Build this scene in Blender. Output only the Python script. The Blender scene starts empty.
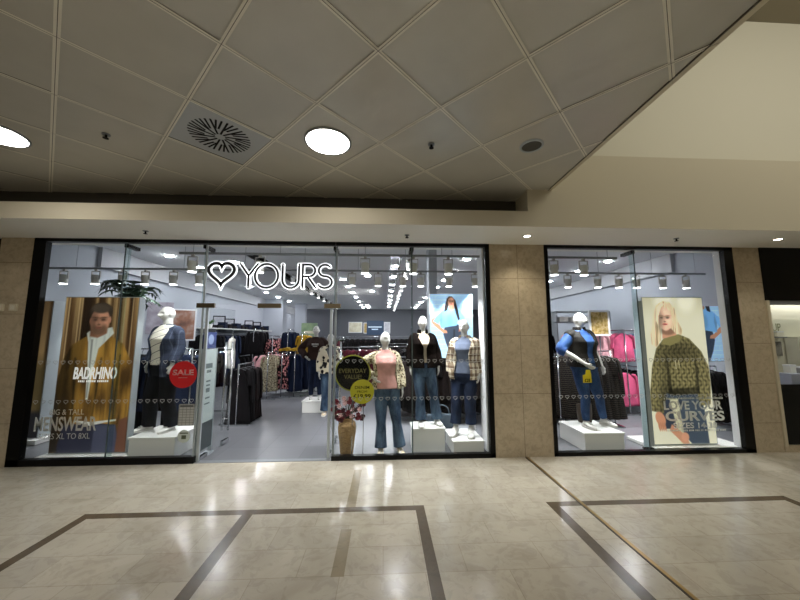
import bpy, bmesh, math, random
import numpy as np
from mathutils import Vector, Matrix, noise as mnoise
random.seed(7)
S = bpy.context.scene
COL = S.collection
PI = math.pi
R = math.radians

# ------------------------------------------------------------------ camera, world, light, exposure
cam = bpy.data.objects.new('camera', bpy.data.cameras.new('camera'))
COL.objects.link(cam)
S.camera = cam
cam.data.sensor_width = 36.0
cam.data.lens = 36.0 * 320.15 / 800.0
cam.data.clip_start = 0.05
PITCH, YAW, ROLL = 0.115086, 0.049058, -0.00064
fw = Vector((math.sin(YAW) * math.cos(PITCH), math.cos(YAW) * math.cos(PITCH), math.sin(PITCH)))
rt = Vector((math.cos(YAW), -math.sin(YAW), 0))
up = rt.cross(fw)
c_, s_ = math.cos(ROLL), math.sin(ROLL)
r2 = rt * c_ + up * s_
u2 = up * c_ - rt * s_
m = Matrix((r2, u2, -fw)).transposed().to_4x4()
m.translation = Vector((0, -4.6946, 1.7))
cam.matrix_world = m

w = bpy.data.worlds.new('world'); S.world = w; w.use_nodes = True
w.node_tree.nodes['Background'].inputs[0].default_value = (0.9, 0.92, 1.0, 1)
w.node_tree.nodes['Background'].inputs[1].default_value = 0.03

S.view_settings.view_transform = 'Standard'
S.view_settings.look = 'None'
S.view_settings.gamma = 1.0
S.view_settings.use_curve_mapping = False
S.view_settings.exposure = 0.0
S.cycles.use_denoising = True
S.cycles.max_bounces = 8
S.cycles.transparent_max_bounces = 24
S.cycles.sample_clamp_indirect = 4.0

def area_light(name, loc, target, sx, sy, power, color=(1, 1, 1), spread=180):
    d = bpy.data.lights.new(name, 'AREA'); d.shape = 'RECTANGLE'; d.size = sx; d.size_y = sy
    d.energy = power; d.color = color; d.spread = R(spread)
    o = bpy.data.objects.new(name, d); COL.objects.link(o); o.location = loc
    o.rotation_euler = (Vector(target) - Vector(loc)).to_track_quat('-Z', 'Y').to_euler()
    return o
# the atrium's lights above the right half of the mall, high under the atrium ceiling
area_light('atrium_lamp', (6.5, -4.2, 6.6), (6.5, -1.0, 3.2), 6.0, 1.2, 165, (1.0, 0.95, 0.82))
# rows of mall ceiling lamps behind the camera
area_light('mall_lamp', (-2.2, -8.4, 3.55), (-2.2, -8.4, 0), 4.0, 2.0, 270, (1.0, 0.98, 0.93))

# ------------------------------------------------------------------ colours and materials
def lin(c):
    return tuple((x / 255 / 12.92) if x / 255 <= 0.04045 else ((x / 255 + 0.055) / 1.055) ** 2.4 for x in c)
def rgba(c): return (*lin(c), 1.0)
MATS = {}
def mat(name, c=(200, 200, 200), rough=0.6, metal=0.0, emit=0.0, ecol=None, spec=0.5):
    if name in MATS: return MATS[name]
    k = bpy.data.materials.new(name); k.use_nodes = True
    b = k.node_tree.nodes['Principled BSDF']
    b.inputs['Base Color'].default_value = rgba(c)
    b.inputs['Roughness'].default_value = rough
    b.inputs['Metallic'].default_value = metal
    b.inputs['Specular IOR Level'].default_value = spec
    if emit:
        b.inputs['Emission Color'].default_value = rgba(ecol or c)
        b.inputs['Emission Strength'].default_value = emit
    MATS[name] = k
    return k
class NT:
    def __init__(s, k): s.t = k.node_tree; s.n = s.t.nodes; s.l = s.t.links; s.b = s.n['Principled BSDF']
    def add(s, typ, **kw):
        n = s.n.new(typ)
        for a, v in kw.items(): setattr(n, a, v)
        return n
    def link(s, a, b): s.l.new(a, b)
    def coord(s, scale=(1, 1, 1), out='Object', loc=(0, 0, 0), rot=(0, 0, 0)):
        t = s.add('ShaderNodeTexCoord'); mp = s.add('ShaderNodeMapping')
        mp.inputs['Scale'].default_value = scale; mp.inputs['Location'].default_value = loc; mp.inputs['Rotation'].default_value = rot
        s.link(t.outputs[out], mp.inputs[0]); return mp.outputs[0]
    def noise(s, vec, scale, detail=3, rough=0.5, dist=0.0):
        n = s.add('ShaderNodeTexNoise'); n.inputs['Scale'].default_value = scale; n.inputs['Detail'].default_value = detail
        n.inputs['Roughness'].default_value = rough; n.inputs['Distortion'].default_value = dist
        s.link(vec, n.inputs['Vector']); return n.outputs['Fac']
    def ramp(s, fac, stops, interp='LINEAR'):
        r = s.add('ShaderNodeValToRGB'); e = r.color_ramp.elements; r.color_ramp.interpolation = interp
        while len(e) < len(stops): e.new(0.5)
        for i, (p, c) in enumerate(stops): e[i].position = p; e[i].color = rgba(c)
        s.link(fac, r.inputs[0]); return r.outputs[0]
    def math(s, op, a, b=None, clamp=False):
        n = s.add('ShaderNodeMath', operation=op); n.use_clamp = clamp
        for i, v in enumerate((a, b)):
            if v is None: continue
            if isinstance(v, (int, float)): n.inputs[i].default_value = v
            else: s.link(v, n.inputs[i])
        return n.outputs[0]
    def mix(s, fac, a, b, blend='MIX'):
        n = s.add('ShaderNodeMix', data_type='RGBA', blend_type=blend)
        for i, v in ((0, fac), (6, a), (7, b)):
            if isinstance(v, (int, float)): n.inputs[i].default_value = v
            elif isinstance(v, tuple): n.inputs[i].default_value = rgba(v)
            else: s.link(v, n.inputs[i])
        return n.outputs[2]
    def base(s, c): s.link(c, s.b.inputs['Base Color'])
    def bump(s, h, strength=0.3, dist=0.01):
        n = s.add('ShaderNodeBump'); n.inputs['Strength'].default_value = strength; n.inputs['Distance'].default_value = dist
        s.link(h, n.inputs['Height']); s.link(n.outputs[0], s.b.inputs['Normal'])

def m_marble(name, c1, c2, joints=True, rough=0.2):
    k = mat(name, c1, rough); t = NT(k); v = t.coord()
    n1 = t.noise(v, 1.3, 5, 0.6, 1.2); n2 = t.noise(v, 7, 6, 0.65, 1.5)
    col = t.ramp(n1, [(0.3, c2), (0.65, c1)])
    vein = t.ramp(n2, [(0.42, (90, 80, 66)), (0.5, (255, 255, 255))])
    col = t.mix(0.12, col, vein, 'MULTIPLY')
    if joints:
        br = t.add('ShaderNodeTexBrick'); t.link(v, br.inputs['Vector'])
        br.inputs['Color1'].default_value = (0.86, 0.86, 0.86, 1); br.inputs['Color2'].default_value = (1, 1, 1, 1)
        br.inputs['Mortar'].default_value = (0.66, 0.64, 0.6, 1)
        br.inputs['Scale'].default_value = 1; br.inputs['Brick Width'].default_value = 0.62; br.inputs['Row Height'].default_value = 0.31
        br.inputs['Mortar Size'].default_value = 0.0025; br.inputs['Bias'].default_value = 0.1
        col = t.mix(0.8, col, br.outputs['Color'], 'MULTIPLY')
    t.base(col); t.b.inputs['Specular IOR Level'].default_value = 0.35
    rr = t.ramp(n2, [(0.3, (120, 120, 120)), (0.7, (150, 150, 150))])
    mr = t.add('ShaderNodeMapRange'); t.link(n1, mr.inputs[0]); mr.inputs[3].default_value = rough - .06; mr.inputs[4].default_value = rough + 0.03
    t.link(mr.outputs[0], t.b.inputs['Roughness'])
    return k
FLOOR_C = m_marble('marble_cream', (190, 182, 166), (172, 163, 146))
FLOOR_D = m_marble('marble_brown', (96, 84, 68), (80, 70, 56), False, 0.25)
FLOOR_F = m_marble('marble_tan', (150, 138, 116), (134, 122, 100), False, 0.22)

def m_stone():
    k = mat('pillar_stone', (190, 172, 142), 0.28); t = NT(k); v = t.coord()
    n1 = t.noise(v, 2.2, 5, 0.6, 0.8); n2 = t.noise(v, 14, 6, 0.7, 0.6)
    col = t.ramp(n1, [(0.3, (176, 160, 134)), (0.7, (194, 180, 154))])
    col = t.mix(0.25, col, t.ramp(n2, [(0.35, (110, 92, 66)), (0.55, (255, 255, 255))]), 'MULTIPLY')
    t.base(col); return k
STONE = m_stone()
JOINT = mat('stone_joint', (96, 82, 62), 0.8)
PLASTER = mat('plaster_beige', (198, 190, 168), 0.85)
PLASTER2 = mat('plaster_soffit', (244, 243, 236), 0.8)
CREAM = mat('plaster_cream', (212, 208, 190), 0.85)
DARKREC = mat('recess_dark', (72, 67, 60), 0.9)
def m_tile():
    k = mat('ceiling_metal_tile', (190, 187, 178), 0.34, 0.2); t = NT(k); v = t.coord()
    n = t.noise(v, 3.0, 3); t.base(t.ramp(n, [(0.3, (190, 187, 177)), (0.7, (197, 194, 184))]))
    br = t.add('ShaderNodeTexVoronoi'); br.inputs['Scale'].default_value = 260; br.inputs['Randomness'].default_value = 0
    t.link(v, br.inputs['Vector']); t.bump(br.outputs['Distance'], 0.12, 0.002); return k
TILE = m_tile()
TBAR = mat('ceiling_bar', (232, 228, 214), 0.45)
TGAP = mat('ceiling_gap', (84, 80, 70), 0.8)
BLACK = mat('frame_black', (5, 5, 6), 0.35, spec=.2)
MATTE = mat('matte_black', (10, 10, 11), 0.7, spec=.2)
WHITE = mat('white_gloss', (236, 236, 232), 0.35)
WHITEM = mat('white_matte', (226, 227, 230), 0.7)
SHOPW = mat('shop_wall_white', (166, 171, 179), 0.8)
SHOPC = mat('shop_ceiling_paint', (236, 238, 240), 0.85)
BULK = mat('bulkhead_paint', (170, 172, 176), 0.85)
SLOT = mat('slot_dark', (22, 22, 28), 0.8)
GREY = mat('grey_metal', (138, 142, 146), 0.4, 0.3)
LGREY = mat('light_grey_metal', (176, 184, 188), 0.35, 0.2)
CHROME = mat('chrome', (190, 192, 195), 0.18, 0.95)
BRONZE = mat('bronze_fitting', (96, 84, 62), 0.35, 0.7)
MANN = mat('mannequin_white', (206, 205, 200), 0.35)
BRASS = mat('brass_strip', (160, 132, 84), 0.3, 0.8)
LAMPW = mat('lamp_white', (255, 250, 240), 0.5, 0, 38.0, (255, 250, 243))
DOWNW = mat('downlight_white', (255, 255, 255), 0.5, 0, 300.0, (248, 250, 255))
SPOTW = mat('spot_white', (255, 255, 255), 0.5, 0, 14.0, (250, 250, 255))
SIGNW = mat('sign_neon_white', (255, 255, 255), 0.5, 0, 1.3, (250, 250, 255))
SIGND = mat('sign_core', (30, 22, 26), 0.5)
def m_glass(name, tint=(0.97, 0.985, 0.98), refl=1.0):
    k = mat(name, (255, 255, 255)); t = k.node_tree; n = t.nodes; n.clear()
    o = n.new('ShaderNodeOutputMaterial'); mx = n.new('ShaderNodeMixShader'); tr = n.new('ShaderNodeBsdfTransparent'); gl = n.new('ShaderNodeBsdfGlossy')
    lw = n.new('ShaderNodeLayerWeight'); lw.inputs[0].default_value = 0.5
    pw = n.new('ShaderNodeMath'); pw.operation = 'POWER'; pw.inputs[1].default_value = 5.0; t.links.new(lw.outputs['Facing'], pw.inputs[0])
    fr = n.new('ShaderNodeMath'); fr.operation = 'MULTIPLY_ADD'; fr.inputs[1].default_value = 0.5 * refl; fr.inputs[2].default_value = 0.010 * refl; t.links.new(pw.outputs[0], fr.inputs[0])
    tr.inputs[0].default_value = (*tint, 1); gl.inputs['Roughness'].default_value = 0.0
    t.links.new(fr.outputs[0], mx.inputs[0]); t.links.new(tr.outputs[0], mx.inputs[1]); t.links.new(gl.outputs[0], mx.inputs[2]); t.links.new(mx.outputs[0], o.inputs[0])
    return k
GLASS = m_glass('shop_glass')
GLASSE = m_glass('glass_edge', (0.84, 0.91, 0.90))
def m_vinyl(name, c, thru):
    k = mat(name, c, 0.6); t = NT(k); o = [n for n in t.n if n.type == 'OUTPUT_MATERIAL'][0]
    tl = t.add('ShaderNodeBsdfTranslucent'); tl.inputs[0].default_value = rgba(c); mx = t.add('ShaderNodeMixShader'); mx.inputs[0].default_value = thru
    t.link(t.b.outputs[0], mx.inputs[1]); t.link(tl.outputs[0], mx.inputs[2]); t.link(mx.outputs[0], o.inputs[0]); return k
DECAL = m_vinyl('decal_white', (252, 252, 250), 0.86)
DECALG = m_vinyl('decal_grey', (244, 245, 240), 0.84)
DECALH = mat('decal_heart', (176, 178, 176), .6)
def m_tilefloor():
    k = mat('shop_floor_tile', (92, 94, 99), 0.34); t = NT(k); v = t.coord()
    br = t.add('ShaderNodeTexBrick'); t.link(v, br.inputs['Vector']); br.offset = 0
    br.inputs['Color1'].default_value = rgba((98, 99, 103)); br.inputs['Color2'].default_value = rgba((106, 107, 111)); br.inputs['Mortar'].default_value = rgba((82, 83, 88))
    br.inputs['Scale'].default_value = 1; br.inputs['Brick Width'].default_value = 0.6; br.inputs['Row Height'].default_value = 0.6; br.inputs['Mortar Size'].default_value = 0.004
    t.base(br.outputs['Color']); return k
SFLOOR = m_tilefloor()

# ------------------------------------------------------------------ mesh helpers
class MB:
    """collects shapes, then becomes ONE mesh object"""
    def __init__(s): s.v = []; s.f = []; s.mi = []
    def add(s, vs, fs, mi=0):
        o = len(s.v); s.v += [tuple(v) for v in vs]; s.f += [tuple(i + o for i in f) for f in fs]; s.mi += [mi] * len(fs)
    def box(s, x0, x1, y0, y1, z0, z1, mi=0):
        s.add([(x0, y0, z0), (x1, y0, z0), (x1, y1, z0), (x0, y1, z0), (x0, y0, z1), (x1, y0, z1), (x1, y1, z1), (x0, y1, z1)],
              [(0, 3, 2, 1), (4, 5, 6, 7), (0, 1, 5, 4), (1, 2, 6, 5), (2, 3, 7, 6), (3, 0, 4, 7)], mi)
    def rings(s, rings, mi=0, cap=True, closed=True):
        n = len(rings[0]); vs = [p for r in rings for p in r]; fs = []
        for i in range(len(rings) - 1):
            for j in range(n if closed else n - 1):
                a = i * n + j; b = i * n + (j + 1) % n
                fs.append((a, b, b + n, a + n))
        if cap: fs.append(tuple(reversed(range(n)))); fs.append(tuple((len(rings) - 1) * n + j for j in range(n)))
        s.add(vs, fs, mi)
    def cyl(s, a, b, r, r1=None, n=16, mi=0, cap=True):
        a = Vector(a); b = Vector(b); d = (b - a).normalized()
        x = d.orthogonal().normalized(); y = d.cross(x); r1 = r if r1 is None else r1
        s.rings([[p + x * (q * math.cos(t)) + y * (q * math.sin(t)) for t in [2 * PI * i / n for i in range(n)]] for p, q in ((a, r), (b, r1))], mi, cap)
    def lathe(s, prof, c=(0, 0, 0), n=24, mi=0, cap=True):
        s.rings([[(c[0] + r * math.cos(2 * PI * i / n), c[1] + r * math.sin(2 * PI * i / n), c[2] + z) for i in range(n)] for r, z in prof], mi, cap)
    def tube(s, pts, rad, n=10, k=4, mi=0, sq=1.0):
        """smooth tapering tube through points; rad: list of r or (rx, ry)"""
        P = [Vector(p) for p in pts]; Q = []; RR = []
        rr = [r if isinstance(r, tuple) else (r, r) for r in rad]
        for i in range(len(P) - 1):
            p0 = P[max(i - 1, 0)]; p1 = P[i]; p2 = P[i + 1]; p3 = P[min(i + 2, len(P) - 1)]
            for j in range(k):
                t = j / k
                Q.append(0.5 * ((2 * p1) + (p2 - p0) * t + (2 * p0 - 5 * p1 + 4 * p2 - p3) * t * t + (3 * p1 - p0 - 3 * p2 + p3) * t ** 3))
                RR.append((rr[i][0] * (1 - t) + rr[i + 1][0] * t, rr[i][1] * (1 - t) + rr[i + 1][1] * t))
        Q.append(P[-1]); RR.append(rr[-1])
        ref = None; rings = []
        for i, q in enumerate(Q):
            d = (Q[min(i + 1, len(Q) - 1)] - Q[max(i - 1, 0)]).normalized()
            if ref is None:
                ref = Vector((1, 0, 0)); ref = (ref - d * ref.dot(d))
                if ref.length < 0.2: ref = Vector((0, 1, 0)); ref = ref - d * ref.dot(d)
            ref = (ref - d * ref.dot(d)).normalized(); y = d.cross(ref)
            rings.append([q + ref * (RR[i][0] * math.cos(a)) + y * (RR[i][1] * math.sin(a)) for a in [2 * PI * j / n for j in range(n)]])
        s.rings(rings, mi)
    def sphere(s, c, r, n=16, m=10, fn=None, mi=0):
        rx, ry, rz = r if isinstance(r, tuple) else (r, r, r); rings = []
        for i in range(m + 1):
            th = PI * min(max(i, 0.02), m - 0.02) / m
            ring = []
            for j in range(n):
                ph = 2 * PI * j / n
                p = Vector((rx * math.sin(th) * math.cos(ph), ry * math.sin(th) * math.sin(ph), -rz * math.cos(th)))
                if fn: p = fn(p)
                ring.append(Vector(c) + p)
            rings.append(ring)
        s.rings(rings, mi)
    def ribbon(s, pts, wdt, y0, y1, closed=False, mi=0):
        """flat stroke of width wdt along a 2-D path in the x-z plane, extruded from y0 to y1"""
        P = [Vector((p[0], p[1])) for p in pts]; n = len(P); L = []; Rr = []
        for i in range(n):
            a = P[(i - 1) % n] if closed or i > 0 else None; b = P[(i + 1) % n] if closed or i < n - 1 else None
            d1 = (P[i] - a).normalized() if a is not None else (b - P[i]).normalized()
            d2 = (b - P[i]).normalized() if b is not None else d1
            t = (d1 + d2); t = t.normalized() if t.length > 1e-6 else d1
            nn = Vector((-t.y, t.x)); k = 1 / max(0.45, nn.dot(Vector((-d1.y, d1.x))))
            L.append(P[i] + nn * wdt / 2 * k); Rr.append(P[i] - nn * wdt / 2 * k)
        vs = []
        for i in range(n):
            vs += [(L[i].x, y0, L[i].y), (Rr[i].x, y0, Rr[i].y), (Rr[i].x, y1, Rr[i].y), (L[i].x, y1, L[i].y)]
        fs = []
        for i in range(n if closed else n - 1):
            a = i * 4; b = ((i + 1) % n) * 4
            for q in range(4): fs.append((a + q, a + (q + 1) % 4, b + (q + 1) % 4, b + q))
        if not closed: fs += [(0, 1, 2, 3), tuple((n - 1) * 4 + q for q in (3, 2, 1, 0))]
        s.add(vs, fs, mi)
    def mesh(s, name):
        me = bpy.data.meshes.new(name); me.from_pydata(s.v, [], s.f)
        if any(s.mi): me.polygons.foreach_set('material_index', s.mi)
        bm = bmesh.new(); bm.from_mesh(me); bmesh.ops.recalc_face_normals(bm, faces=bm.faces); bm.to_mesh(me); bm.free()
        return me
def link(name, me, mats, parent=None, smooth=False, loc=None, rot=None):
    if not isinstance(mats, (list, tuple)): mats = [mats]
    if len(me.materials) == 0:
        for k in mats: me.materials.append(k)
    if smooth: me.polygons.foreach_set('use_smooth', [True] * len(me.polygons))
    o = bpy.data.objects.new(name, me); COL.objects.link(o)
    if parent: o.parent = parent
    if loc is not None: o.location = loc
    if rot is not None: o.rotation_euler = rot
    return o
def build(name, mb, mats, parent=None, smooth=False, bevel=0, loc=None, rot=None):
    o = link(name, mb.mesh(name), mats, parent, smooth, loc, rot)
    if bevel:
        b = o.modifiers.new('bevel', 'BEVEL'); b.width = bevel; b.segments = 2; b.limit_method = 'ANGLE'
    if smooth and not bevel: pass
    return o
def remesh(mb, voxel, smooth_it=4):
    """one continuous surface out of overlapping closed shapes"""
    me = mb.mesh('tmp'); o = bpy.data.objects.new('tmp', me); COL.objects.link(o)
    r = o.modifiers.new('r', 'REMESH'); r.mode = 'VOXEL'; r.voxel_size = voxel
    if smooth_it:
        sm = o.modifiers.new('s', 'SMOOTH'); sm.iterations = smooth_it; sm.factor = 0.5
    dg = bpy.context.evaluated_depsgraph_get(); ev = o.evaluated_get(dg)
    out = bpy.data.meshes.new_from_object(ev); out.materials.clear()
    bpy.data.objects.remove(o); bpy.data.meshes.remove(me)
    return out
def thing(name, label, cat, loc=(0, 0, 0), rz=0, group=None):
    o = bpy.data.objects.new(name, None); o.empty_display_size = 0.1; COL.objects.link(o); o.location = loc; o.rotation_euler = (0, 0, rz)
    tag(o, label, cat, group); return o
def tag(o, label, cat, group=None):
    o['label'] = label; o['category'] = cat
    if group: o['group'] = group
    return o
def struct(o): o['kind'] = 'structure'; return o
def sbox(name, x0, x1, y0, y1, z0, z1, mk, parent=None, bevel=0):
    b = MB(); b.box(x0, x1, y0, y1, z0, z1); o = build(name, b, mk, parent, bevel=bevel)
    if parent is None: struct(o)
    return o
def dup(o, loc=None, rz=None, label=None, group=None):
    c = o.copy(); COL.objects.link(c)
    if loc is not None: c.location = loc
    if rz is not None: c.rotation_euler = (c.rotation_euler[0], c.rotation_euler[1], rz)
    if label: c['label'] = label
    if group: c['group'] = group
    for ch in list(o.children):
        d = ch.copy(); COL.objects.link(d); d.parent = c
        for g in list(ch.children):
            e = g.copy(); COL.objects.link(e); e.parent = d
    return c
def text_mesh(s, wdt, hgt, cx, y, cz, bold=0.0, depth=0.002, shear=0.0, rows=None):
    """lettering as a mesh facing -y, fitted to wdt x hgt around (cx, cz)"""
    cu = bpy.data.curves.new('t', 'FONT'); cu.body = s; cu.align_x = 'CENTER'; cu.offset = bold; cu.extrude = 0.02; cu.resolution_u = 4; cu.shear = shear; cu.space_line = 1.1
    o = bpy.data.objects.new('t', cu); COL.objects.link(o)
    me = bpy.data.meshes.new_from_object(o.evaluated_get(bpy.context.evaluated_depsgraph_get()))
    bpy.data.objects.remove(o); bpy.data.curves.remove(cu)
    a = np.empty(len(me.vertices) * 3); me.vertices.foreach_get('co', a); a = a.reshape(-1, 3)
    lo = a.min(0); hi = a.max(0)
    b = np.empty_like(a)
    b[:, 0] = cx + ((a[:, 0] - lo[0]) / (hi[0] - lo[0]) - 0.5) * wdt
    b[:, 2] = cz + ((a[:, 1] - lo[1]) / (hi[1] - lo[1]) - 0.5) * hgt
    b[:, 1] = y - (a[:, 2] - lo[2]) / max(hi[2] - lo[2], 1e-9) * depth
    me.vertices.foreach_set('co', b.ravel()); me.materials.clear(); me.update()
    return me
def text(name, s, wdt, hgt, cx, y, cz, mk, parent, bold=0.0, depth=0.002, shear=0.0):
    return link(name, text_mesh(s, wdt, hgt, cx, y, cz, bold, depth, shear), mk, parent)
ORD = 'first second third fourth fifth sixth seventh eighth ninth tenth eleventh twelfth thirteenth fourteenth fifteenth sixteenth seventeenth eighteenth nineteenth twentieth'.split()

# ------------------------------------------------------------------ THE MALL: floor, ceiling, fascia, pillars
def make_floor():
    xs = [-13, -2.88, -2.79, -1.36, -1.26, -0.375, -0.28, 0.32, 0.41, 1.68, 1.78, 4.2, 4.3, 13]
    ys = [-13, -5.6, -5.51, -2.18, -1.61, -1.325, -1.235, -0.32, 0.02]
    xs += [1.51, 1.6]; xs.sort()
    b = MB(); idx = {}
    for j, y in enumerate(ys):
        for i, x in enumerate(xs): idx[i, j] = len(b.v); b.v.append((x, y, 0))
    for j in range(len(ys) - 1):
        for i in range(len(xs) - 1):
            x = (xs[i] + xs[i + 1]) / 2; y = (ys[j] + ys[j + 1]) / 2; k = 0
            if -5.6 < y < -1.235:
                r1 = -2.88 < x < 0.41; r2 = 1.68 < x < 4.3
                edge = y > -1.325 or y < -5.51
                if r1 and (edge or x < -2.79 or x > 0.32 or -1.36 < x < -1.26): k = 1
                if r2 and (edge or x < 1.78 or x > 4.2): k = 1
            if -0.375 < x < -0.28 and (-1.235 < y < -0.32 or -2.18 < y < -1.61): k = 2
            b.f.append((idx[i, j], idx[i + 1, j], idx[i + 1, j + 1], idx[i, j + 1])); b.mi.append(k)
    struct(build('floor', b, [FLOOR_C, FLOOR_D, FLOOR_F]))
make_floor()
sbox('trim_1', 2.008, 2.022, -13, -0.01, 0.0, 0.004, mat('joint_dark', (54, 46, 34), 0.6))
sbox('trim_2', 2.022, 2.052, -13, -0.01, 0.0, 0.005, BRASS)

HC, XE, H2 = 3.61, 2.17, 0.5125
CX0, CY0 = -0.05, -2.75
def make_ceiling():
    bm = bmesh.new(); rnd = random.Random(3)
    g = 0.015 * math.sqrt(2)
    special = {(-3, 2)}                                # the air vent's tile
    for i in range(-16, 8):
        for j in range(-22, 8):
            if (i + j) % 2 == 0: continue
            cx = CX0 + i * H2; cy = CY0 + j * H2
            if cx < -8.6 or cx > XE + H2 or cy > 0.3 or cy < -12.6: continue
            if abs(cx + 1.58) < 0.1 and abs(cy + 1.745) < 0.1: continue
            h = H2 - g; tx = rnd.uniform(-.006, .006); ty = rnd.uniform(-.006, .006)
            vs = [bm.verts.new((cx + dx, cy + dy, HC + dx * tx + dy * ty)) for dx, dy in ((h, 0), (0, -h), (-h, 0), (0, h))]
            bm.faces.new(vs).material_index = 0
    # T-bars: light bar with a dark line down its middle
    for fam in (1, -1):
        for k in range(-60, 60):
            for (off, wd, z, mi) in ((0, 0.034, HC - 0.0045, 1), (0, 0.0035, HC - 0.006, 2)):
                c = CX0 - fam * CY0 + (2 * k) * H2     # x - fam*y = c
                d = Vector((fam, 1, 0)).normalized(); n = Vector((-d.y, d.x, 0))
                zf = z - (.0006 if fam < 0 else 0); p0 = Vector((c + fam * (-12.6), -12.6, zf)); p1 = Vector((c + fam * (-0.1), -0.1, zf))
                vs = [bm.verts.new(p) for p in (p0 - n * wd / 2, p1 - n * wd / 2, p1 + n * wd / 2, p0 + n * wd / 2)]
                bm.faces.new(vs).material_index = mi
    for co, no in (((XE, 0, 0), (1, 0, 0)), ((-8.6, 0, 0), (-1, 0, 0)), ((0, -0.40, 0), (0, 1, 0)), ((0, -12.6, 0), (0, -1, 0))):
        bmesh.ops.bisect_plane(bm, geom=bm.verts[:] + bm.edges[:] + bm.faces[:], plane_co=co, plane_no=no, clear_outer=True)
    me = bpy.data.meshes.new('ceiling'); 
    for f in bm.faces:
        if f.normal.z > 0: f.normal_flip()
    bm.to_mesh(me); bm.free()
    o = link('ceiling', me, [TILE, TBAR, TGAP]); struct(o)
    b = MB(); b.box(-8.6, XE, -12.6, -0.40, HC + 0.008, HC + 0.12)
    struct(build('ceiling_backing', b, TGAP))
make_ceiling()
b = MB(); b.box(XE - 0.035, XE + 0.012, -12.6, -0.8, HC - 0.006, HC + 0.13); struct(build('trim_3', b, mat('edge_trim', (206, 198, 174), 0.5)))
b = MB(); b.box(XE - 0.043, XE - 0.035, -12.6, -0.8, HC - 0.010, HC + 0.05); struct(build('trim_4', b, TGAP))

# fascia beam in front of the shop, its soffit, and the recess above it
b = MB(); b.box(-13, 1.85, -0.8, -0.42, 3.11, 3.315); b.box(-13, 1.85, -0.42, 0.35, 3.11, 3.30); b.box(1.85, 13, -0.8, 0.35, 3.11, 3.62); b.box(XE + 0.012, 13, -0.8, -0.25, 3.62, 4.105)
fa = struct(build('wall_fascia', b, [PLASTER, PLASTER2]))
for p in fa.data.polygons:
    if p.normal.z < -0.5 and abs(p.center.z - 3.11) < 0.01: p.material_index = 1
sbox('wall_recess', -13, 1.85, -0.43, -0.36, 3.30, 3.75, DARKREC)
sbox('wall_upper', 1.9, 13, -0.25, -0.1, 3.62, 6.9, CREAM)
sbox('ceiling_atrium', XE + 0.02, 13, -13, 0.0, 6.88, 6.98, mat('atrium_ceiling', (150, 142, 124), 0.8))
sbox('wall_atrium', XE, XE + 0.02, -12.6, -0.8, HC + 0.13, 6.9, CREAM)
sbox('wall_opposite', -13, 13, -13.1, -13, 0, 7, mat('opposite_wall', (120, 110, 94), 0.7))
sbox('wall_mall_left', -13.1, -13, -13, 0, 0, 7, PLASTER)
sbox('wall_mall_right', 13, 13.1, -13, 0, 0, 7, PLASTER)

def pillar(name, x0, x1, vx, zs, y1=0.16):
    p = struct(sbox(name, x0, x1, 0.0, y1, 0, 3.11, STONE))
    j = MB()
    for z in zs: j.box(x0 - 0.001, x1 + 0.001, -0.0012, y1, z - 0.002, z + 0.002)
    if vx: j.box(vx - 0.002, vx + 0.002, -0.0012, 0.01, 0, 3.11)
    build('stone_joint', j, JOINT, p)
    return p
pillar('wall_left', -5.44, -4.985, None, [0.55, 1.28, 2.02, 2.75], 0.04)
pillar('wall_middle', 1.59, 2.445, 2.02, [0.88, 1.72, 2.58])
pillar('wall_right', 5.5, 5.95, None, [0.42, 1.0, 1.6, 2.55])
# dark neighbour to the left
sbox('wall_dark', -9.0, -5.44, 0.05, 0.2, 0, 3.11, BLACK)

# ------------------------------------------------------------------ shop shell
sbox('floor_shop', -6.6, 7.2, 0.02, 18.2, -0.1, 0.0, SFLOOR)
sbox('trim_5', -2.57, -0.72, 0.0, 0.09, 0.0, 0.006, GREY)
def make_shop_ceiling():
    b = MB(); z0, z1 = 3.65, 3.75
    cuts = [(-3.32, -3.0), (0.15, 0.43)]
    xs = [-6.6, -3.32, -3.0, 0.15, 0.43, 7.2]
    b.box(-6.6, 7.2, 0.1, 2.85, z0, z1); b.box(-6.6, 7.2, 17.4, 18.2, z0, z1)
    for a, c in ((-6.6, -3.32), (-3.0, 0.15), (0.43, 7.2)): b.box(a, c, 2.85, 17.4, z0, z1)
    for a, c in cuts:
        b.box(a - .02, a, 2.85, 17.4, z0 + .002, z1 + .25, 1); b.box(c, c + .02, 2.85, 17.4, z0 + .002, z1 + .25, 1); b.box(a, c, 2.85, 17.4, z1 + .2, z1 + .25, 1)
    struct(build('ceiling_shop', b, [SHOPC, SLOT]))
make_shop_ceiling()
sbox('wall_shop_left', -6.3, -6.2, 0.35, 18.2, 0, 3.7, SHOPW)
sbox('wall_shop_right', 6.8, 6.9, 0.62, 18.2, 0, 3.7, SHOPW)
sbox('wall_shop_back', -6.6, 7.2, 18.0, 18.2, 0, 3.7, mat('back_wall', (88, 90, 96), 0.8))
sbox('wall_shop_front', 5.95, 6.9, 0.56, 0.62, 0, 3.7, SHOPW)
sbox('wall_bulkhead_left', -6.2, -6.12, 2.4, 18.0, 3.21, 3.65, BULK)
sbox('wall_bulkhead_right', 6.72, 6.8, 2.36, 18.0, 3.21, 3.65, BULK)
sbox('wall_pilaster', -6.2, -5.2, 12.0, 12.5, 0, 3.65, SHOPW)
sbox('wall_pier', -5.2, -4.6, 14.2, 14.6, 0, 3.65, SHOPW)
sbox('wall_column', 0.95, 1.12, 2.0, 2.4, 0, 3.65, SHOPW)
# white returns at the sides of the windows
sbox('trim_6', 1.50, 1.585, 0.08, 0.34, 0.05, 3.1, WHITEM)
sbox('trim_7', 5.345, 5.48, 0.06, 0.16, 0.05, 3.1, WHITEM)

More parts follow.
